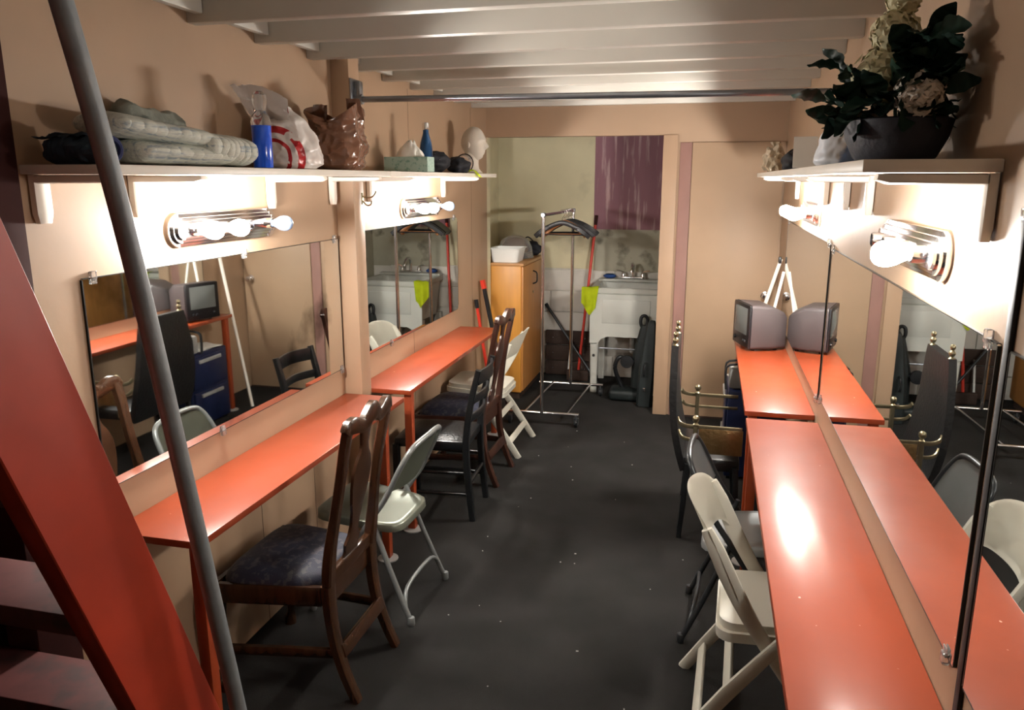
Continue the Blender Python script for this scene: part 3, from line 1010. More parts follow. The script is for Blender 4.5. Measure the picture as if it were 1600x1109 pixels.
# local: screen faces -x
prof = [(-0.115, 0.145, 0.285), (0.02, 0.143, 0.275), (0.10, 0.115, 0.235), (0.120, 0.10, 0.21)]
rings = []
for x, hy, h in prof:
    z0 = 0.012
    rr = 0.02
    ring = []
    for cy, cz, a0 in ((1, 1, 0), (-1, 1, 90), (-1, 0, 180), (1, 0, 270)):
        for i in range(4):
            a = radians(a0 + i * 30)
            yy = cy * (hy - rr) + rr * cos(a)
            zz = (h - rr if cz else z0 + rr) + rr * sin(a)
            ring.append(b.bm.verts.new((x, yy, zz)))
    rings.append(ring)
for i in range(len(rings) - 1):
    for j in range(16):
        b.bm.faces.new((rings[i][j], rings[i][(j + 1) % 16], rings[i + 1][(j + 1) % 16], rings[i + 1][j]))
b.bm.faces.new(rings[0])
b.bm.faces.new(rings[-1])
b.build('housing', 'tv_grey', tv)
bz = B().box((-0.122, 0, 0.149), (0.016, 0.286, 0.268), bevel=0.007).build('bezel', 'tv_black', tv)
b = B()
b.grid(lambda u, v: (-0.131 - 0.012 * (1 - (2 * u - 1) ** 2) * (1 - (2 * v - 1) ** 2), (u - 0.5) * 0.22, 0.095 + v * 0.165), 14, 12, thick=-0.004)
b.build('screen', 'tv_screen', bz)
for y in (-0.09, -0.06, 0.09):
    B().lathe([(0.011, 0), (0.011, 0.008), (0.008, 0.01)], c=(-0.130, y, 0.055), M=Matrix.Rotation(-pi / 2, 3, 'Y'), n=12).build('knob', 'tv_black', bz)
for y in (-0.09, 0.09):
    for x in (-0.08, 0.06):
        B().lathe([(0.012, 0.0), (0.012, 0.016)], c=(x, y, 0), n=10).build('foot', 'tv_black', tv)

# white sticks leaning in the far right corner
ws = thing('white_stick', 'long white wooden stick leaning from floor to right wall', 'stick', (0.13, 5.40, 0))
B(ws.location).sweep([(0.13, 5.40, 0.002), (0.488, 5.62, 1.27)], (0.011, 0.009), 'rect').build('stick_shaft', 'shelf_white', ws)
B(ws.location).box((0.481, 5.616, 1.262), (0.02, 0.03, 0.045), bevel=0.004).build('stick_clip', 'black_plastic', ws)
ws2 = thing('white_stick', 'short white stick standing on the counter behind the television', 'stick', (0.46, 5.28, CT))
B(ws2.location).sweep([(0.40, 5.26, CT + 0.001), (0.482, 5.29, 1.22)], (0.008, 0.008), 'rect').build('stick_shaft', 'shelf_white', ws2)

# navy storage bins under the far right counter
nb_ = thing('storage_unit', 'navy blue plastic drawer unit under the far right counter', 'storage unit', (0.34, 4.92, 0))
o = nb_.location
B(o).b2((0.165, 4.70, 0.02), (0.49, 5.16, 0.56), bevel=0.01).build('body', 'navy_plastic', nb_)
for i in range(2):
    dr = B(o).b2((0.153, 4.73, 0.05 + i * 0.255), (0.166, 5.13, 0.28 + i * 0.255), bevel=0.006).build('drawer', 'navy_plastic', nb_)
    B(o).b2((0.140, 4.80, 0.235 + i * 0.255), (0.154, 5.06, 0.262 + i * 0.255), bevel=0.005).build('handle', 'bin_grey', dr)
for y in (4.74, 5.12):
    for x in (0.2, 0.45):
        B(o).box((x, y, 0.010), (0.04, 0.04, 0.02), bevel=0.003).build('foot', 'black_plastic', nb_)
pp = thing('paper_pile', 'loose white papers on the navy drawer unit', 'papers', (0.3, 5.0, 0.562))
for i in range(5):
    B(pp.location).box((0.30 + 0.01 * (i % 3), 5.02 - 0.008 * i, 0.5625 + 0.003 * i), (0.21, 0.28, 0.0022), rot=0.12 * i).build('sheet', 'paper', pp)
ct_ = thing('storage_caddy', 'black framed clear caddy on the navy drawer unit', 'caddy', (0.25, 4.78, 0.562))
o = ct_.location
b = B(o)
b.sweep([(0.15, 4.73, 0.565), (0.145, 4.73, 0.66), (0.165, 4.73, 0.715), (0.30, 4.73, 0.72), (0.33, 4.73, 0.69), (0.33, 4.73, 0.565)], (0.006, 0.010), 'rect', k=3, up=(0, 1, 0))
b.sweep([(0.15, 4.84, 0.565), (0.145, 4.84, 0.66), (0.165, 4.84, 0.715), (0.30, 4.84, 0.72), (0.33, 4.84, 0.69), (0.33, 4.84, 0.565)], (0.006, 0.010), 'rect', k=3, up=(0, 1, 0))
b.build('caddy_frame', 'black_plastic', ct_)
B(o).b2((0.165, 4.735, 0.565), (0.315, 4.835, 0.700), bevel=0.02).build('caddy_tub', 'bin_grey', ct_)

# ------------------------------------------------------------------ things on the left shelf
ZS = 1.837


def roll(b, p, q, r, flat=0.6, n=26, seed=0, wob=0.10, segs=44):
    p, q = V(p), V(q)
    pts = [p.lerp(q, i / segs) for i in range(segs + 1)]
    d = (q - p).normalized()
    side = d.cross(V((0, 0, 1))).normalized()
    upv = side.cross(d)
    rings = []
    for i, c in enumerate(pts):
        ends = min(i, segs - i)
        e = (0.30, 0.70, 0.88, 0.96)[ends] if ends < 4 else 1.0
        e *= 0.955 if i % 5 == 0 else 1.0
        ring = []
        for j in range(n):
            a = 2 * pi * j / n
            k = 1 + wob * noise.noise(V((cos(a) * 1.6, sin(a) * 1.6, i * 0.14 + seed)))
            k += 0.022 * noise.noise(V((cos(a) * 6, sin(a) * 6, i * 0.5 + seed)))
            ring.append(b.bm.verts.new(c - b.o + side * (cos(a) * r * k * e) + upv * (sin(a) * r * flat * k * e)))
        rings.append(ring)
    for i in range(segs):
        for j in range(n):
            b.bm.faces.new((rings[i][j], rings[i][(j + 1) % n], rings[i + 1][(j + 1) % n], rings[i + 1][j]))
    b.bm.faces.new(rings[0][::-1])
    b.bm.faces.new(rings[-1])


q = thing('quilted_pad', 'pale grey quilted pad folded in thick layers on the left shelf', 'quilt', (-1.55, 2.1, ZS))
b = B(q.location)
roll(b, (-1.54, 1.82, ZS + 0.036), (-1.54, 2.27, ZS + 0.034), 0.095, 0.34, seed=1)
b.build('lower_fold', 'quilt', q)
b = B(q.location)
roll(b, (-1.55, 1.76, ZS + 0.108), (-1.535, 2.16, ZS + 0.078), 0.092, 0.34, seed=5)
b.build('upper_fold', 'quilt', q)
b = B(q.location)
roll(b, (-1.53, 2.10, ZS + 0.062), (-1.53, 2.37, ZS + 0.048), 0.095, 0.50, seed=9)
b.build('end_fold', 'quilt', q)
q2 = thing('rolled_cloth', 'dark grey rolled cloth against the wall behind the quilted pad', 'cloth', (-1.63, 2.1, ZS))
b = B(q2.location)
roll(b, (-1.655, 1.98, ZS + 0.160), (-1.652, 2.26, ZS + 0.128), 0.036, 0.75, seed=14, wob=0.4)
b.build('roll', 'quilt_dark', q2)
q3 = thing('navy_blanket', 'rolled navy blanket at the near end of the left shelf', 'blanket', (-1.55, 1.75, ZS))
b = B(q3.location)
roll(b, (-1.64, 1.715, ZS + 0.034), (-1.46, 1.70, ZS + 0.034), 0.044, 0.75, seed=20, wob=0.3)
b.build('roll', 'navy_cloth', q3)
b = B(q3.location)
b.sweep([(-1.452 + 0.0, 1.70 + 0.037 * cos(a), ZS + 0.036 + 0.028 * sin(a)) for a in [i * 2 * pi / 20 for i in range(20)]], 0.007, n=8, closed=True, up=(1, 0, 0))
b.build('bound_edge', 'navy_edge', q3)
b = B(q3.location)
b.grid(lambda u, v: (-1.66 + u * 0.15, 1.675 + v * 0.07, ZS + 0.068 + 0.022 * noise.noise(V((u * 4, v * 3, 1)))), 14, 8, thick=0.008)
b.build('loose_flap', 'navy_cloth', q3)

# spray bottle with blue liquid
sb = thing('spray_bottle', 'clear tall bottle half full of blue liquid on the left shelf', 'bottle', (-1.465, 2.42, ZS))
o = (0, 0, 0)
B().lathe([(0.0305, 0.0005), (0.0325, 0.004), (0.0325, 0.135), (0.0315, 0.137)], n=20).build('blue_liquid', 'blue_liquid', sb)
B().lathe([(0.0325, 0.1375), (0.0325, 0.150), (0.028, 0.168), (0.018, 0.180), (0.016, 0.186)], n=22).build('bottle_wall', 'clear_plastic', sb)
B().lathe([(0.019, 0.182), (0.021, 0.186), (0.021, 0.20), (0.024, 0.215), (0.022, 0.236), (0.012, 0.246)], n=20).build('cap', 'clear_plastic', sb)


def crumple(p, seed, sc):
    """creased-film relief: ridges along the borders of random cells, two sizes"""
    q = p * sc + V((seed, seed * 1.3, seed * 0.7))
    d1 = noise.voronoi(q)[0]
    d2 = noise.voronoi(q * 2.3)[0]
    return 0.3 - min(d1[1] - d1[0], 0.9) * 0.65 - (d2[1] - d2[0]) * 0.35


def sack(b, c, rx, ry, h, seed, amp=0.20, lean=(0, 0), shape=((0, 0.80), (0.08, 0.98), (0.4, 1.0), (1, 0.6)), lip=None, n=110, m=54, sc=16.0, square=2.6):
    """thin crumpled bag standing on its base, open at the top"""
    c = V(c)

    def rad(z):
        for (z0, r0), (z1, r1) in zip(shape, shape[1:]):
            if z <= z1:
                t = (z - z0) / (z1 - z0)
                t = t * t * (3 - 2 * t)
                return r0 + (r1 - r0) * t
        return shape[-1][1]

    def fn(u, v):
        a = 2 * pi * u
        ca, sa = cos(a), sin(a)
        sq = (abs(ca) ** square + abs(sa) ** square) ** (-1 / square)
        zl = v * (1 + (lip(a) if lip else 0) * max(0, (v - 0.55) / 0.45) ** 1.5)
        base = V((rx * ca, ry * sa, h * v))
        k = 1 + amp * crumple(base, seed, sc) + 0.35 * amp * noise.noise(V((ca * 1.5, sa * 1.5, v * 2.5 + seed)))
        r = rad(v) * sq * k
        return (c.x + rx * r * ca + lean[0] * v * v, c.y + ry * r * sa + lean[1] * v * v, c.z + h * zl)
    b.grid(fn, n, m, closed_u=True)
    es = [e for e in b.bm.edges if e.is_boundary and all(v.co.z + b.o.z < c.z + h * 0.3 for v in e.verts)]
    if es:
        bmesh.ops.contextual_create(b.bm, geom=es)


def film(b, fn, nu, nv, seed, amp, sc=18.0, thick=0.0015):
    """loose strip of the same film"""
    def g(u, v):
        p = V(fn(u, v))
        return p + V((0.6, -0.6, 0.5)) * (amp * crumple(p, seed, sc))
    b.grid(g, nu, nv, thick=thick)


wb = thing('carrier_bag', 'crumpled white plastic bag with red rings on the left shelf', 'bag', (-1.550, 2.745, ZS))
b = B()
sack(b, (0, 0, 0.001), 0.112, 0.110, 0.20, 3.0, amp=0.30, lean=(-0.03, -0.02), shape=((0, 0.75), (0.1, 0.95), (0.5, 1.0), (0.8, 0.80), (1, 0.45)), lip=lambda a: 0.12 * cos(2 * a), sc=11)
b.build('bag_body', 'bag_red', wb, angle=28)
b = B()
film(b, lambda u, v: (-0.085 + 0.125 * u + 0.02 * v - (0.06 - 0.12 * u * 0.3) * (1 - v) * 0 - 0.045 * v * (1 - u), -0.06 - 0.13 * v * (1 - 0.75 * u) + 0.015 * sin(6 * u), 0.150 + 0.135 * v * (1 - 0.35 * u) + 0.02 * sin(u * 3)), 34, 26, 5.0, 0.035, thick=0.010)
b.build('bag_handle', 'bag_red', wb, angle=28)
bb_ = thing('carrier_bag', 'shiny brown plastic bag next to the square left post', 'bag', (-1.522, 3.10, ZS))
b = B()
sack(b, (0, 0, 0.001), 0.104, 0.10, 0.235, 11.0, amp=0.40, lean=(-0.005, 0.0), shape=((0, 0.72), (0.08, 0.92), (0.4, 1.02), (0.75, 0.98), (1, 0.98)), lip=lambda a: 0.16 * cos(2 * a) * (1 if cos(a) > 0 else 0.7) - 0.02, sc=11)
b.build('bag_body', 'brown_bag', bb_, angle=24)
for sx, hh in ((-1, 0.03), (1, 0.05)):
    b = B()
    film(b, lambda u, v: (sx * (0.085 - 0.012 * v) + (u - 0.5) * 0.055 * (1 - 0.35 * v), 0.05 * (u - 0.5), 0.20 + (0.035 + hh) * v), 16, 14, 8.0 + sx, 0.02, thick=0.003)
    b.build('bag_handle', 'brown_bag', bb_, angle=24)

# tissue box
tb = thing('tissue_box', 'pale green patterned tissue box with tissue sticking out', 'tissue box', (-1.535, 3.94, ZS), 0.04)
B().box((0, 0, 0.0385), (0.235, 0.12, 0.075), bevel=0.002).build('carton', 'tissue_green', tb)
b = B()


def tis(u, v):
    a = 2 * pi * u
    r = 0.048 * (1 - v) ** 0.8 + 0.012
    k = 1 + 0.35 * noise.noise(V((cos(a) * 2.5, sin(a) * 2.5, v * 2)))
    return (r * k * cos(a) * 1.25 + 0.012 * v, r * k * sin(a) * 0.6, 0.0765 + 0.078 * v + 0.008 * sin(3 * a) * v)


b.grid(tis, 36, 10, closed_u=True)
b.build('tissue', 'tissue', tb, angle=80)
# water bottle
wbt = thing('water_bottle', 'blue metal water bottle behind the tissue box', 'bottle', (-1.512, 4.135, ZS))
B().lathe([(0.030, 0.0), (0.034, 0.006), (0.035, 0.03), (0.035, 0.125), (0.031, 0.155), (0.022, 0.185), (0.0165, 0.205), (0.0155, 0.222)], n=24).build('flask', 'bottle_blue', wbt)
B().lathe([(0.0155, 0.2225), (0.0185, 0.225), (0.0185, 0.256), (0.016, 0.260)], n=24).build('cap', 'chrome', wbt)
# black pouches
for nm, lab, c, sc, sd in (('pouch', 'larger black soft pouch between tissue box and foam head', (-1.565, 4.42, ZS), (0.085, 0.085, 0.064), 1.0), ('pouch', 'smaller shiny black pouch beside the foam head', (-1.478, 4.60, ZS), (0.070, 0.07, 0.048), 4.0)):
    p = thing(nm, lab, 'pouch', c, group='black pouches on the left shelf')
    b = B()
    b.ball((0, 0, sc[2] * 0.95), 1.0, sub=4, sc=sc, nz=0.22, nf=2.2, seed=sd)
    for v in b.bm.verts:
        v.co.z = max(v.co.z, 0.001)
    b.build('pouch_body', 'black_cloth', p, angle=80)
    B().box((sc[0] * 0.55, -sc[1] * 0.62, sc[2] * 1.15), (0.012, 0.012, 0.006), bevel=0.002).build('zip_pull', 'chrome', p)

# foam head, facing the aisle (+x)
hd = thing('foam_head', 'white foam mannequin head at the far end of the left shelf', 'mannequin head', (-1.515, 5.05, ZS), -0.15)
b = B()


def headfn(u, v):
    lat = (v - 0.5) * pi
    lon = 2 * pi * u
    x, y, z = cos(lat) * cos(lon), cos(lat) * sin(lon), sin(lat)
    px = x * (0.088 if x < 0 else 0.080)
    py = y * 0.070
    pz = z * 0.108
    if pz < 0:                       # jaw narrows
        f = -pz / 0.108
        py *= 1 - 0.32 * f
        if x < 0:
            px *= 1 - 0.30 * f
        else:
            px *= 1 - 0.02 * f
    if x > 0:
        g = lambda cy, cz, sy_, sz_: math.exp(-((py - cy) / sy_) ** 2 - ((pz - cz) / sz_) ** 2)
        px += 0.020 * g(0, -0.022, 0.010, 0.016) + 0.012 * g(0, -0.005, 0.007, 0.020)      # nose
        px -= 0.012 * (g(0.027, 0.004, 0.015, 0.010) + g(-0.027, 0.004, 0.015, 0.010))     # eye sockets
        px += 0.006 * (g(0.027, 0.002, 0.009, 0.006) + g(-0.027, 0.002, 0.009, 0.006))     # closed lids
        px += 0.005 * g(0, 0.024, 0.045, 0.010)                                            # brow
        px += 0.008 * g(0, -0.052, 0.020, 0.006) + 0.008 * g(0, -0.064, 0.017, 0.006)      # lips
        px += 0.012 * g(0, -0.088, 0.022, 0.014)                                           # chin
    return (px, py, pz + 0.188)


b.grid(headfn, 64, 48, closed_u=True)
bmesh.ops.remove_doubles(b.bm, verts=b.bm.verts[:], dist=0.0003)
b.lathe([(0.066, 0.0), (0.066, 0.008), (0.056, 0.016), (0.045, 0.030), (0.041, 0.06), (0.043, 0.10), (0.050, 0.135)], c=(-0.014, 0, 0), n=28)
b.build('head', 'foam', hd, angle=60)
for s in (-1, 1):
    B().ball((-0.008, s * 0.068, 0.180), 0.02, sub=2, sc=(0.6, 0.28, 1.0)).build('ear', 'foam', hd)
lid = thing('clear_dome', 'round clear plastic dome with dark rim beside the foam head', 'dome', (-1.535, 4.90, ZS))
b = B()
b.sweep([(0.058 * cos(a), 0.02 * sin(a) * 0.3, 0.0615 + 0.058 * sin(a)) for a in [i * 2 * pi / 28 for i in range(28)]], 0.0035, n=8, closed=True, up=(0, 1, 0))
b.build('rim', 'black_plastic', lid)
b = B()
b.lathe([(0.055, 0), (0.052, 0.010), (0.045, 0.030), (0.02, 0.038), (0.002, 0.039)], c=(0, 0.0, 0.0615), M=Matrix.Rotation(pi / 2, 3, 'X'), n=28)
b.build('dome', 'clear_plastic', lid)
nt_ = thing('neon_tag', 'neon yellow green cloth tag hanging over the left shelf edge', 'tag', (-1.435, 4.78, ZS))
b = B(nt_.location)
b.grid(lambda u, v: (-1.47 + 0.075 * u, 4.66 + 0.05 * v + 0.10 * u, ZS + 0.004 + 0.014 * sin(u * 3) - 0.075 * max(0, u - 0.6) + 0.004 * sin(v * 6)), 16, 6, thick=0.003)
b.build('tag_cloth', 'neon_cloth', nt_)

# ------------------------------------------------------------------ things on the right shelf: artificial flowers
fa = thing('flower_arrangement', 'artificial flowers with dark leaves in a low basket on the right shelf', 'flowers', (0.385, 1.92, ZS))
random.seed(5)
b = B()
b.lathe([(0.075, 0.0), (0.085, 0.01), (0.104, 0.05), (0.112, 0.085), (0.108, 0.088), (0.095, 0.07), (0.05, 0.065)], n=30, squash=(0.98, 1.25), fn=lambda a, z: 1 + 0.02 * sin(a * 15))
b.build('basket', 'vase_dark', fa)


def leaf_mesh(b, L_, W_, curl):
    def fn(u, v):
        wv = W_ * (sin(pi * min(1, v * 0.96 + 0.02)) ** 0.8) * (1 - 0.35 * v)
        x = (u - 0.5) * 2 * wv
        return (x, L_ * v, curl * L_ * v * v * -1 + 0.25 * abs(x) + 0.004 * sin(v * 20))
    b.grid(fn, 7, 10, thick=0.0012)


b = B()
leaf_mesh(b, 0.095, 0.036, 0.35)
lf0 = b.build('leaf', 'leaf_dark', fa, angle=70)
b = B()
leaf_mesh(b, 0.13, 0.018, 0.2)
lp0 = b.build('leaf', 'leaf_pale', fa, angle=70)


def place_leaf(src, used, loc, az, el, s=1.0, roll_=0.0):
    M = Matrix.Rotation(az, 3, 'Z') @ Matrix.Rotation(el, 3, 'X') @ Matrix.Rotation(roll_, 3, 'Y')
    e = M.to_euler()
    if not used[0]:
        used[0] = True
        src.location = loc
        src.rotation_euler = e
        src.scale = (s, s, s)
    else:
        share(src, fa, loc, e, (s, s, s))


u1, u2 = [False], [False]
# az: direction in plan, 0 = +y, pi/2 = -x
for i in range(44):                                  # skirt of leaves round the basket rim
    a = i / 22 * 2 * pi
    x, y = 0.08 * cos(a), 0.10 * sin(a)
    if x > 0.06:
        x = 0.04
    az = math.atan2(-cos(a), sin(a)) + random.uniform(-.4, .4)
    place_leaf(lf0, u1, (x, y, 0.09 + random.uniform(0, 0.04)), az, (random.uniform(-0.6, 0.1) if i < 22 else random.uniform(0.3, 1.1)), random.uniform(0.7, 1.0), random.uniform(-.9, .9))
sprays = [((-0.125, 0.02, 0.20), 1), ((-0.150, 0.0, 0.13), 1), ((-0.11, 0.05, 0.09), 1), ((0.03, -0.08, 0.25), 1), ((0.045, -0.10, 0.21), 1), ((0.07, -0.19, 0.17), 1), ((0.02, -0.05, 0.20), 1), ((0.06, 0.08, 0.22), 1), ((0.0, -0.06, 0.24), 1), ((0.04, -0.03, 0.26), 1), ((0.03, -0.12, 0.16), 1)]
for (sx, sy_, sz), n_ in sprays:
    st = B()
    st.sweep([(0.0, 0.0, 0.06), (sx * 0.5, sy_ * 0.5, 0.06 + (sz - 0.06) * 0.7), (sx, sy_, sz)], 0.0025, n=6, k=4)
    st.build('stem', 'leaf_dark', fa)
    for i in range(6):
        f = 0.55 + 0.45 * i / 5
        p = V((sx * f, sy_ * f, 0.06 + (sz - 0.06) * (f ** 0.8)))
        az = math.atan2(-sx, sy_) + (1.1 if i % 2 else -1.1) + random.uniform(-.3, .3)
        if i == 5:
            az = math.atan2(-sx, sy_)
        if p.x + 0.06 > 0.115 and abs(az) < 3:
            az = random.uniform(0.3, 2.6)
        place_leaf(lf0, u1, p, az, random.uniform(0.1, 1.0), random.uniform(0.6, 0.95), random.choice((-1, 1)) * random.uniform(0.3, 1.3))
for (az, el, x, y, z) in ((0.5, 1.15, -0.01, -0.02, 0.13), (1.9, 1.0, -0.04, -0.05, 0.10), (2.6, 0.9, 0.0, -0.06, 0.11), (1.2, 1.3, 0.0, 0.0, 0.14)):
    place_leaf(lp0, u2, (x, y, z), az, el, 1.0)


def bloom(c, r, matname, n, seed, tall=1.0, ps=0.016):
    random.seed(seed)
    b = B()
    for i in range(n):
        zz = 1 - 2 * (i + 0.5) / n
        a = i * 2.39996
        rr = math.sqrt(max(0, 1 - zz * zz))
        d = V((rr * cos(a), rr * sin(a), zz))
        p = V(c) + V((d.x * r, d.y * r, d.z * r * tall)) * random.uniform(0.82, 1.05)
        t1 = d.cross(V((0.3, 0.5, 0.8))).normalized()
        t2 = d.cross(t1)
        ro = random.uniform(0, 6)
        vs = [b.bm.verts.new(p + d * 0.004)]
        ringv = []
        for j in range(8):
            aj = ro + j * pi / 4
            k = ps * (1.0 if j % 2 == 0 else 0.55)
            ringv.append(b.bm.verts.new(p + t1 * k * cos(aj) + t2 * k * sin(aj) + d * random.uniform(-0.002, 0.006)))
        for j in range(8):
            b.bm.faces.new((vs[0], ringv[j], ringv[(j + 1) % 8]))
    b.ball(c, r * 0.85, sub=2, sc=(1, 1, tall))
    return b.build('bloom', matname, fa, angle=25)


bloom((-0.035, 0.0, 0.180), 0.066, 'petal_cream', 90, 3, 0.85)
bloom((-0.022, 0.0, 0.265), 0.046, 'petal_cream', 70, 4, 1.1)
bloom((-0.012, 0.0, 0.345), 0.034, 'petal_cream', 60, 6, 1.5)
bloom((0.012, -0.12, 0.130), 0.046, 'petal_white', 110, 5, 0.95, 0.012)
bloom((-0.095, 0.03, 0.115), 0.024, 'petal_cream', 30, 8, 1.2, 0.012)
B().sweep([(0, 0, 0.06), (-0.01, 0.02, 0.2), (0, 0.02, 0.35)], 0.004, n=6, k=3).build('stem', 'leaf_pale', fa)

pb = thing('plastic_bag', 'small white and blue plastic bag on the right shelf', 'bag', (0.375, 2.72, ZS))
b = B()
sack(b, (0, 0, 0.001), 0.062, 0.075, 0.165, 21.0, amp=0.3, lean=(0.01, 0.0), shape=((0, 0.8), (0.1, 1.0), (0.5, 0.85), (1, 0.15)), n=60, m=30, sc=20)
b.build('bag_body', 'bag_blue', pb, angle=70)
cd = thing('white_card', 'upright white card beside the small plastic bag', 'card', (0.335, 3.20, ZS))
B(cd.location).box((0.335, 3.20, ZS + 0.062), (0.085, 0.004, 0.115), rot=Matrix.Rotation(radians(-10), 4, 'X')).build('card_sheet', 'paper', cd)
B(cd.location).box((0.335, 3.232, ZS + 0.03), (0.02, 0.06, 0.003), rot=Matrix.Rotation(radians(-50), 4, 'X')).build('card_stand', 'paper', cd)
cf = thing('wrapped_parcel', 'cellophane wrapped parcel at the far end of the right shelf', 'parcel', (0.335, 4.72, ZS))
b = B()
b.ball((0, 0, 0.066), 1.0, sub=4, sc=(0.062, 0.085, 0.078), nz=0.35, nf=2.6, seed=2.0)
for v in b.bm.verts:
    v.co.z = max(v.co.z, 0.001)
b.build('wrapped_body', 'cellophane', cf, angle=30)
B().lathe([(0.012, 0.125), (0.008, 0.135), (0.022, 0.155), (0.03, 0.165)], n=12, fn=lambda a, z: 1 + 0.3 * sin(a * 5)).build('gathered_top', 'cellophane', cf, angle=30)
for lab, c, s_, m_ in (('dark lumpy pouch next to the cellophane parcel', (0.40, 4.35, ZS), (0.058, 0.08, 0.055), 'black_cloth'),):
    p = thing('pouch', lab, 'pouch', c)
    b = B()
    b.ball((0, 0, s_[2] * 0.93), 1.0, sub=4, sc=s_, nz=0.25, nf=2.0, seed=7.0)
    for v in b.bm.verts:
        v.co.z = max(v.co.z, 0.001)
    b.build('pouch_body', m_, p, angle=70)
    B().sweep([(-0.045, 0, 0.075), (0, 0, 0.112), (0.045, 0, 0.08)], 0.005, n=6, k=5).build('pouch_strap', 'black_plastic', p)
jar = thing('glass_jar', 'dark smoky jar on the right shelf behind the card', 'jar', (0.395, 3.75, ZS))
B().lathe([(0.045, 0), (0.05, 0.005), (0.05, 0.075), (0.04, 0.088), (0.034, 0.092)], n=22).build('jar_body', 'tv_grey', jar)
B().lathe([(0.037, 0.0925), (0.039, 0.096), (0.039, 0.112), (0.035, 0.116)], n=22).build('jar_lid', 'black_plastic', jar)

# ------------------------------------------------------------------ alcove: oak cabinet and what stands on it
cab = thing('oak_cabinet', 'honey oak cupboard with a side door in the alcove', 'cabinet', (-1.64, 6.5, 0))
o = cab.location
B(o).b2((-1.855, 6.13, 0.06), (-1.455, 6.90, 1.115), bevel=0.003).build('body', 'oak', cab)
B(o).b2((-1.84, 6.15, 0.0), (-1.47, 6.88, 0.06)).build('plinth', 'dark_brown', cab)
B(o).b2((-1.862, 6.12, 1.115), (-1.43, 6.91, 1.138), bevel=0.003).build('cabinet_top', 'oak_top', cab)
dr = B(o).b2((-1.455, 6.14, 0.075), (-1.437, 6.895, 1.108), bevel=0.003).build('door', 'oak_door', cab)
B(o).sweep([(-1.437, 6.50, 0.93), (-1.405, 6.50, 0.945), (-1.40, 6.50, 0.985), (-1.405, 6.50, 1.025), (-1.437, 6.50, 1.04)], 0.006, n=8, k=4, up=(0, 1, 0)).build('handle', 'black_metal', dr)
B(o).lathe([(0.012, 0), (0.012, 0.004), (0.008, 0.006)], c=(-1.437, 6.50, 0.86), M=Matrix.Rotation(pi / 2, 3, 'Y'), n=14).build('lock', 'brass_dull', dr)
ZT = 1.139
tbw = thing('wash_tub', 'white plastic wash tub on the oak cabinet', 'tub', (-1.60, 6.27, ZT))


def rrect(hx, hy, r, n=5):
    out = []
    for cx, cy, a0 in ((1, 1, 0), (-1, 1, 90), (-1, -1, 180), (1, -1, 270)):
        for i in range(n + 1):
            a = radians(a0 + i * 90 / n)
            out.append((cx * (hx - r) + r * cos(a), cy * (hy - r) + r * sin(a)))
    return out


def stack(b, levels, cap0=True, cap1=True):
    rings = []
    for hx, hy, r, z in levels:
        rings.append([b.bm.verts.new(V((x, y, z)) - b.o) for x, y in rrect(hx, hy, r)])
    m = len(rings[0])
    for i in range(len(rings) - 1):
        for j in range(m):
            b.bm.faces.new((rings[i][j], rings[i][(j + 1) % m], rings[i + 1][(j + 1) % m], rings[i + 1][j]))
    if cap0:
        b.bm.faces.new(rings[0][::-1])
    if cap1:
        b.bm.faces.new(rings[-1])


b = B()
stack(b, [(0.105, 0.115, 0.03, 0.001), (0.125, 0.135, 0.035, 0.105), (0.138, 0.148, 0.04, 0.108), (0.138, 0.148, 0.04, 0.114), (0.122, 0.132, 0.035, 0.113), (0.102, 0.112, 0.03, 0.008)])
b.build('tub_shell', 'tub_white', tbw)
cbw = thing('clear_bowl', 'upturned clear plastic bowl behind the white tub', 'bowl', (-1.62, 6.60, ZT))
b = B()
b.lathe([(0.17, 0.001), (0.172, 0.006), (0.165, 0.02), (0.155, 0.09), (0.12, 0.155), (0.06, 0.185), (0.002, 0.19)], n=32, squash=(0.95, 0.95), fn=lambda a, z: 1 + 0.01 * sin(a * 12))
b.build('bowl_shell', 'clear_plastic', cbw)
dbg = thing('black_bag', 'black bag at the back of the oak cabinet', 'bag', (-1.56, 6.835, ZT))
b = B()
b.ball((0, 0, 0.055), 1.0, sub=4, sc=(0.13, 0.05, 0.07), nz=0.25, nf=2.0, seed=3.3)
for v in b.bm.verts:
    v.co.z = max(v.co.z, 0.001)
b.build('bag_body', 'black_cloth', dbg, angle=80)
B().sweep([(-0.07, 0, 0.10), (0, 0, 0.16), (0.07, 0, 0.10)], 0.006, n=8, k=5).build('bag_strap', 'black_cloth', dbg)
rcan = thing('red_canister', 'dull red canister on the left of the oak cabinet', 'canister', (-1.808, 6.24, ZT))
B().lathe([(0.040, 0.001), (0.042, 0.004), (0.042, 0.115), (0.036, 0.13), (0.022, 0.14)], n=20).build('can_body', 'maroon_tread', rcan)
B().lathe([(0.020, 0.1405), (0.022, 0.143), (0.022, 0.158), (0.018, 0.161)], n=16).build('can_cap', 'red_plastic', rcan)

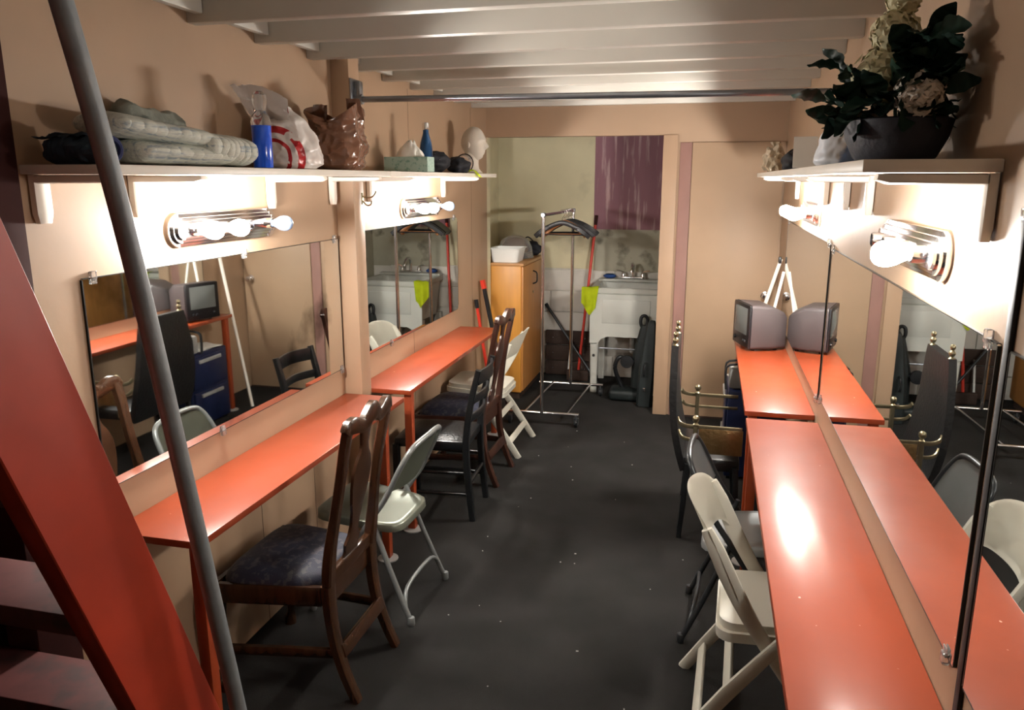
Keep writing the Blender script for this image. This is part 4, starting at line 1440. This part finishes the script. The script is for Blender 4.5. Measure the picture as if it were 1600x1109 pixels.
# sticks between counter and cabinet
st1 = thing('leaning_stick', 'dark printed stick leaning behind the far left counter', 'stick', (-1.55, 5.68, 0))
b = B(st1.location)
b.sweep([(-1.44, 5.70, 0.003), (-1.66, 5.74, 1.02)], (0.020, 0.012), 'rect')
b.build('stick_shaft', 'black_plastic', st1)
B(st1.location).sweep([(-1.652, 5.7385, 0.98), (-1.666, 5.741, 1.045)], (0.023, 0.015), 'rect').build('grip', 'red_plastic', st1)
st2 = thing('red_stick', 'slim bright red stick leaning beside the dark stick', 'stick', (-1.62, 5.58, 0))
B(st2.location).sweep([(-1.53, 5.58, 0.003), (-1.675, 5.60, 0.90)], (0.013, 0.009), 'rect').build('stick_shaft', 'red_plastic', st2)
B(st2.location).sweep([(-1.667, 5.599, 0.85), (-1.677, 5.601, 0.915)], (0.016, 0.011), 'rect').build('stick_end', 'black_plastic', st2)

# ------------------------------------------------------------------ garment rack with hangers
gr = thing('garment_rack', 'chrome rolling garment rack at the alcove opening', 'garment rack', (-1.11, 5.9, 0))
o = gr.location
N0, F0 = (-1.135, 5.46), (-1.075, 6.36)
ZTOP = 1.555
for (x, y) in (N0, F0):
    B(o).sweep([(x, y, 0.10), (x, y, ZTOP)], 0.0125, n=14, up=(0, 1, 0)).build('upright', 'chrome', gr)
    bar_ = B(o).sweep([(x - 0.27, y + 0.01, 0.10), (x + 0.275, y + 0.025, 0.10)], 0.0125, n=14)
    bar_ = bar_.build('base_bar', 'chrome', gr)
    for sx in (-0.25, 0.255):
        c = B(o)
        c.sweep([(x + sx, y + 0.02, 0.09), (x + sx, y + 0.02, 0.062)], 0.008, n=10, up=(0, 1, 0))
        for dx in (-0.014, 0.014):
            c.box((x + sx + dx, y + 0.03, 0.05), (0.003, 0.028, 0.05))
        c.build('caster_fork', 'galvanised', gr)
        wv = B(o).lathe([(0.018, -0.010), (0.033, -0.009), (0.034, 0.0), (0.033, 0.009), (0.018, 0.010)], c=(x + sx, y + 0.036, 0.0345), M=Matrix.Rotation(pi / 2, 3, 'Y'), n=20)
        wv.build('caster_wheel', 'black_plastic', gr)
B(o).sweep([(N0[0], N0[1] - 0.02, ZTOP), (F0[0], F0[1] + 0.02, ZTOP)], 0.0125, n=14).build('hanging_rail', 'chrome', gr)
for (x, y, s) in ((*N0, -1), (*F0, 1)):
    B(o).box((x, y, ZTOP), (0.034, 0.036, 0.034), bevel=0.008).build('corner_fitting', 'galvanised', gr)
for dx in (-0.13, 0.19):
    B(o).sweep([(N0[0] + dx, N0[1] + 0.02, 0.103), (F0[0] + dx - 0.02, F0[1] + 0.018, 0.103)], 0.009, n=10).build('side_bar', 'chrome', gr)


def hanger(name, label, y, rz, matname, wid=0.215, tilt=0.0, drop=0.0):
    fx = N0[0] + (F0[0] - N0[0]) * (y - N0[1]) / (F0[1] - N0[1])
    t = thing(name, label, 'hanger', (fx, y, ZTOP + 0.0145), rz, group='hangers on the garment rack')
    t.rotation_euler = (0, tilt, rz)
    b = B()
    pts = [(-0.022, 0, -0.010), (-0.016, 0, 0.008), (0, 0, 0.0165), (0.016, 0, 0.008), (0.021, 0, -0.015), (0.012, 0, -0.035), (0.0, 0, -0.05), (0, 0, -0.085)]
    pts = [(p[0], 0, p[2] - 0.0145 + 0.0005) for p in pts]
    b.sweep(pts, 0.0022, n=8, k=4, up=(0, 1, 0))
    b.build('hook', 'chrome', t)
    b = B()
    xs = [-1, -0.85, -0.6, -0.3, 0, 0.3, 0.6, 0.85, 1]
    zs = [-0.205, -0.178, -0.142, -0.112, -0.096, -0.112, -0.142, -0.178, -0.205]
    ws_ = [0.016, 0.020, 0.016, 0.011, 0.012, 0.011, 0.016, 0.020, 0.016]
    b.sweep([(x * wid, 0.012 * x * x, z) for x, z in zip(xs, zs)], [(w_, 0.018) for w_ in ws_], 'rect', k=3)
    b.build('shoulders', matname, t)
    b = B()
    b.sweep([(-wid * 0.82, 0.006, -0.188), (wid * 0.82, 0.006, -0.188)], 0.005, n=8)
    b.build('trouser_bar', matname, t)
    return t


HL = ['wide black plastic hanger at the front of the rack', 'orange brown wooden hanger behind the front black one', 'black hanger third from the front of the rack',
      'black hanger fourth from the front of the rack', 'black hanger fifth from the front of the rack', 'black hanger second from the back of the rack', 'rearmost black hanger on the rack']
for i, (y, rz) in enumerate(((6.00, -0.06), (6.07, 0.10), (6.13, 0.16), (6.18, 0.20), (6.225, 0.24), (6.27, 0.27), (6.312, 0.30))):
    hanger('clothes_hanger', HL[i], y, rz, 'hanger_wood' if i == 1 else 'hanger_black', wid=(0.215 if i != 1 else 0.17))

# ------------------------------------------------------------------ utility sink
sk = thing('utility_sink', 'white floor standing utility sink in the alcove', 'sink', (-0.635, 6.78, 0))
SX0, SX1, SY0, SY1, SZ = -0.955, -0.325, 6.50, 7.075, 0.905
o = sk.location
hx, hy = (SX1 - SX0) / 2, (SY1 - SY0) / 2
b = B()
stack(b, [(hx - 0.05, hy - 0.05, 0.05, 0.55), (hx - 0.018, hy - 0.018, 0.05, SZ - 0.05), (hx - 0.004, hy - 0.004, 0.04, SZ - 0.04), (hx, hy, 0.04, SZ - 0.03), (hx, hy, 0.04, SZ), (hx - 0.045, hy - 0.05, 0.05, SZ), (hx - 0.06, hy - 0.065, 0.05, SZ - 0.05), (hx - 0.11, hy - 0.11, 0.05, 0.575)])
b.build('basin', 'dirty_white', sk)
# front apron with a raised panel and arched cut-out
b = B()
yA_ = -hy + 0.004
out = [(-hx + 0.008, SZ - 0.045), (-hx + 0.012, 0.44), (-hx + 0.085, 0.44), (-hx + 0.105, 0.475), (-hx + 0.16, 0.50), (hx - 0.16, 0.50), (hx - 0.105, 0.475), (hx - 0.085, 0.44), (hx - 0.012, 0.44), (hx - 0.008, SZ - 0.045)]
b.prism(out[::-1], 0.02, Matrix.Translation((0, yA_, 0)))
ap = b.build('apron', 'dirty_white', sk)
B().box((0, yA_ - 0.011, 0.715), (0.40, 0.006, 0.20), bevel=0.003).build('raised_panel', 'dirty_white', ap)
B().box((0, -hy + 0.015, SZ + 0.001), (2 * hx - 0.03, 0.03, 0.012), bevel=0.004).build('front_lip', 'dirty_white', sk)
B().box((0, hy - 0.045, SZ + 0.012), (2 * hx - 0.02, 0.085, 0.024), bevel=0.006).build('deck', 'dirty_white', sk)
for sx in (-1, 1):
    for sy_ in (-1, 1):
        lg = B()
        x = sx * (hx - 0.048)
        y = sy_ * (hy - 0.04)
        lg.sweep([(x, y, 0.56), (x, y, 0.0)], [(0.036, 0.030), (0.026, 0.022)], 'rect', up=(0, 1, 0))
        lo = lg.build('leg', 'dirty_white', sk)
        if sy_ < 0:
            B().lathe([(0.012, 0), (0.012, 0.004), (0.006, 0.006)], c=(x, y - 0.030, 0.33), M=Matrix.Rotation(pi / 2, 3, 'X'), n=12).build('leg_bolt', 'black_metal', lo)
B().sweep([(-hx + 0.06, -hy + 0.06, 0.385), (hx - 0.06, -hy + 0.06, 0.385)], 0.007, n=8).build('cross_rod', 'galvanised', sk)
B().sweep([(0.03, 0.0, 0.58), (0.03, 0.0, 0.36), (0.03, 0.04, 0.31), (0.03, 0.09, 0.33), (0.03, 0.13, 0.38), (0.03, 0.23, 0.40), (0.03, 0.295, 0.40)], 0.020, n=14, k=4, up=(1, 0, 0)).build('drain_trap', 'tub_white', sk)
fc = B()
fc.box((0, hy - 0.045, SZ + 0.036), (0.22, 0.05, 0.022), bevel=0.008)
fc.sweep([(0, hy - 0.045, SZ + 0.04), (0, hy - 0.045, SZ + 0.12), (0, hy - 0.07, SZ + 0.16), (0, hy - 0.13, SZ + 0.165), (0, hy - 0.19, SZ + 0.13), (0, hy - 0.20, SZ + 0.10)], 0.013, n=12, k=4, up=(1, 0, 0))
fo = fc.build('faucet', 'chrome', sk)
for sx in (-1, 1):
    h = B()
    h.lathe([(0.020, SZ + 0.046), (0.018, SZ + 0.07), (0.012, SZ + 0.085)], c=(sx * 0.085, hy - 0.045, 0), n=14)
    h.sweep([(sx * 0.085, hy - 0.045, SZ + 0.083), (sx * 0.12, hy - 0.06, SZ + 0.10), (sx * 0.15, hy - 0.075, SZ + 0.102)], [(0.009, 0.006), (0.007, 0.005), (0.009, 0.005)], 'rect', k=3)
    h.build('faucet_handle', 'chrome', fo)
spn = thing('scrub_sponge', 'dark blue sponge on the sink deck', 'sponge', (-0.845, 7.03, SZ + 0.025))
B().ball((0, 0, 0.020), 1.0, sub=3, sc=(0.058, 0.034, 0.020), nz=0.08, nf=3).build('foam_block', 'blue_sponge', spn)
B().ball((0, 0, 0.0385), 1.0, sub=3, sc=(0.040, 0.022, 0.004)).build('scouring_face', 'navy_cloth', spn)
# neon cloth hanging over the left rim
cl = thing('neon_cloth', 'neon yellow cloth draped over the left rim of the sink', 'cloth', (SX0, 6.56, 0.72))
b = B(cl.location)


def cloth(u, v):
    # u across, v from inside the rim, over the front left corner, down to the hanging tip
    x = -1.012 + 0.142 * u
    fold = 0.018 * sin(u * 8.5 + 0.6)
    if v < 0.2:
        t = v / 0.2
        y = SY0 + 0.05 - 0.066 * t
        z = SZ + 0.012 + 0.004 * sin(u * 9) - (0.02 * (1 - t) if u < 0.35 else 0)
    else:
        f = (v - 0.2) / 0.8
        y = SY0 - 0.018 - 0.02 * f + fold * f
        z = SZ + 0.010 - (0.150 + 0.085 * (1 - abs(u - 0.62) * 2.0)) * f
        x += -0.012 * f + 0.02 * f * (0.5 - u)
    return (x, y, z)


b.grid(cloth, 18, 22, thick=0.004)
b.build('drape', 'neon_cloth', cl, angle=80)

# mop handle, dark pole, junk around the sink
mp_ = thing('mop_handle', 'red mop handle leaning up the alcove wall left of the sink', 'mop', (-1.06, 6.90, 0))
B(mp_.location).sweep([(-1.09, 6.88, 0.10), (-0.985, 7.075, 1.47)], 0.0125, n=12).build('handle_shaft', 'red_plastic', mp_)
B(mp_.location).sweep([(-0.99, 7.066, 1.40), (-0.984, 7.0765, 1.485)], 0.0145, n=12).build('hand_grip', 'maroon_post', mp_)
B(mp_.location).box((-1.095, 6.87, 0.052), (0.20, 0.05, 0.10), bevel=0.012).build('mop_head', 'dark_brown', mp_)
dp = thing('dark_pole', 'dark metal pole leaning diagonally behind the garment rack', 'pole', (-1.1, 6.9, 0))
B(dp.location).sweep([(-0.90, 6.80, 0.004), (-1.43, 7.062, 0.66)], 0.013, n=12).build('pole_tube', 'dark_tube', dp)
B(dp.location).sweep([(-1.418, 7.056, 0.645), (-1.436, 7.065, 0.668)], 0.016, n=12).build('pole_cap', 'black_plastic', dp)
wp = thing('white_rod', 'short white rod standing against the dark boards', 'rod', (-1.22, 6.98, 0))
B(wp.location).sweep([(-1.20, 6.95, 0.002), (-1.18, 6.985, 0.34)], 0.009, n=10).build('rod_shaft', 'tub_white', wp)
B(wp.location).lathe([(0.011, 0.338), (0.011, 0.35), (0.007, 0.353)], c=(-1.18, 6.985, 0), n=10).build('rod_tip', 'bin_grey', wp)
for i, (zz, h, dep, lab) in enumerate(((0.07, 0.13, 0.03, 'lowest rough dark board along the alcove wall'), (0.215, 0.14, 0.034, 'middle rough dark board along the alcove wall'), (0.36, 0.13, 0.028, 'top rough dark board along the alcove wall'))):
    bo = thing('timber_board', lab, 'board', (-1.2, 7.04, zz - h / 2), group='dark boards in the alcove')
    b = B(bo.location)
    b.box((-1.20, 7.052, zz + 0.002), (0.46, dep, h), bevel=0.004)
    b.build('plank', 'dark_brown', bo)
    b = B(bo.location)
    for x in (-1.36, -1.06):
        b.lathe([(0.006, 0), (0.006, 0.003)], c=(x, 7.052 - dep / 2, zz), M=Matrix.Rotation(pi / 2, 3, 'X'), n=8)
    b.build('nail_head', 'galvanised', bo)
# dark upright vacuum under the sink
vc = thing('vacuum_cleaner', 'dark upright vacuum with a round wheel in front of the sink', 'vacuum', (-0.46, 6.36, 0))
o = vc.location
B(o).box((-0.61, 6.37, 0.05), (0.26, 0.22, 0.09), bevel=0.03, seg=3).build('floor_head', 'green_black', vc)
B(o).sweep([(-0.50, 6.40, 0.10), (-0.485, 6.41, 0.35), (-0.455, 6.43, 0.62)], [(0.065, 0.055), (0.075, 0.06), (0.045, 0.04)], 'rect', k=4, up=(0, 1, 0)).build('upright_body', 'green_black', vc)
B(o).sweep([(-0.462, 6.43, 0.60), (-0.450, 6.435, 0.665), (-0.470, 6.43, 0.700), (-0.500, 6.425, 0.690), (-0.505, 6.42, 0.64), (-0.485, 6.42, 0.59)], 0.014, n=10, k=4, up=(0, 1, 0)).build('grip', 'black_plastic', vc)
B(o).lathe([(0.02, -0.02), (0.052, -0.018), (0.055, 0), (0.052, 0.018), (0.02, 0.02)], c=(-0.60, 6.33, 0.33), M=Matrix.Rotation(pi / 2, 3, 'X'), n=22).build('wheel', 'black_plastic', vc)
B(o).sweep([(-0.60, 6.335, 0.33), (-0.53, 6.37, 0.33)], 0.012, n=10).build('axle', 'galvanised', vc)
B(o).sweep([(-0.64, 6.40, 0.09), (-0.70, 6.36, 0.26), (-0.66, 6.36, 0.36), (-0.58, 6.40, 0.30), (-0.52, 6.40, 0.42)], 0.018, n=10, k=6).build('hose', 'black_plastic', vc)

# dark case leaning on the alcove post
ic = thing('dark_case', 'tall black case leaning against the post beside the sink', 'case', (-0.40, 6.20, 0))
o = ic.location
b = B(o)
b.sweep([(-0.44, 6.20, 0.004), (-0.425, 6.21, 0.30), (-0.405, 6.225, 0.62), (-0.398, 6.23, 0.70)], [(0.060, 0.055), (0.066, 0.060), (0.040, 0.050), (0.020, 0.030)], 'rect', k=5, up=(0, 1, 0))
b.build('case_body', 'green_black', ic)
B(o).sweep([(-0.44, 6.140, 0.26), (-0.442, 6.118, 0.28), (-0.437, 6.120, 0.35), (-0.433, 6.148, 0.37)], 0.008, n=8, k=4, up=(1, 0, 0)).build('handle', 'black_plastic', ic)
B(o).box((-0.44, 6.140, 0.15), (0.022, 0.010, 0.03), bevel=0.003).build('latch', 'chrome', ic)

# lint on the carpet
random.seed(9)
b = B()
for i in range(26):
    x = random.uniform(-1.05, 0.05)
    y = random.uniform(2.1, 5.6)
    s = random.uniform(0.002, 0.006)
    b.box((x, y, 0.0015), (s * random.uniform(0.6, 2.2), s, 0.002), rot=random.uniform(0, 3))
tag(b.build('lint', 'lint'), 'white lint specks scattered over the dark carpet', 'lint', kind='stuff')
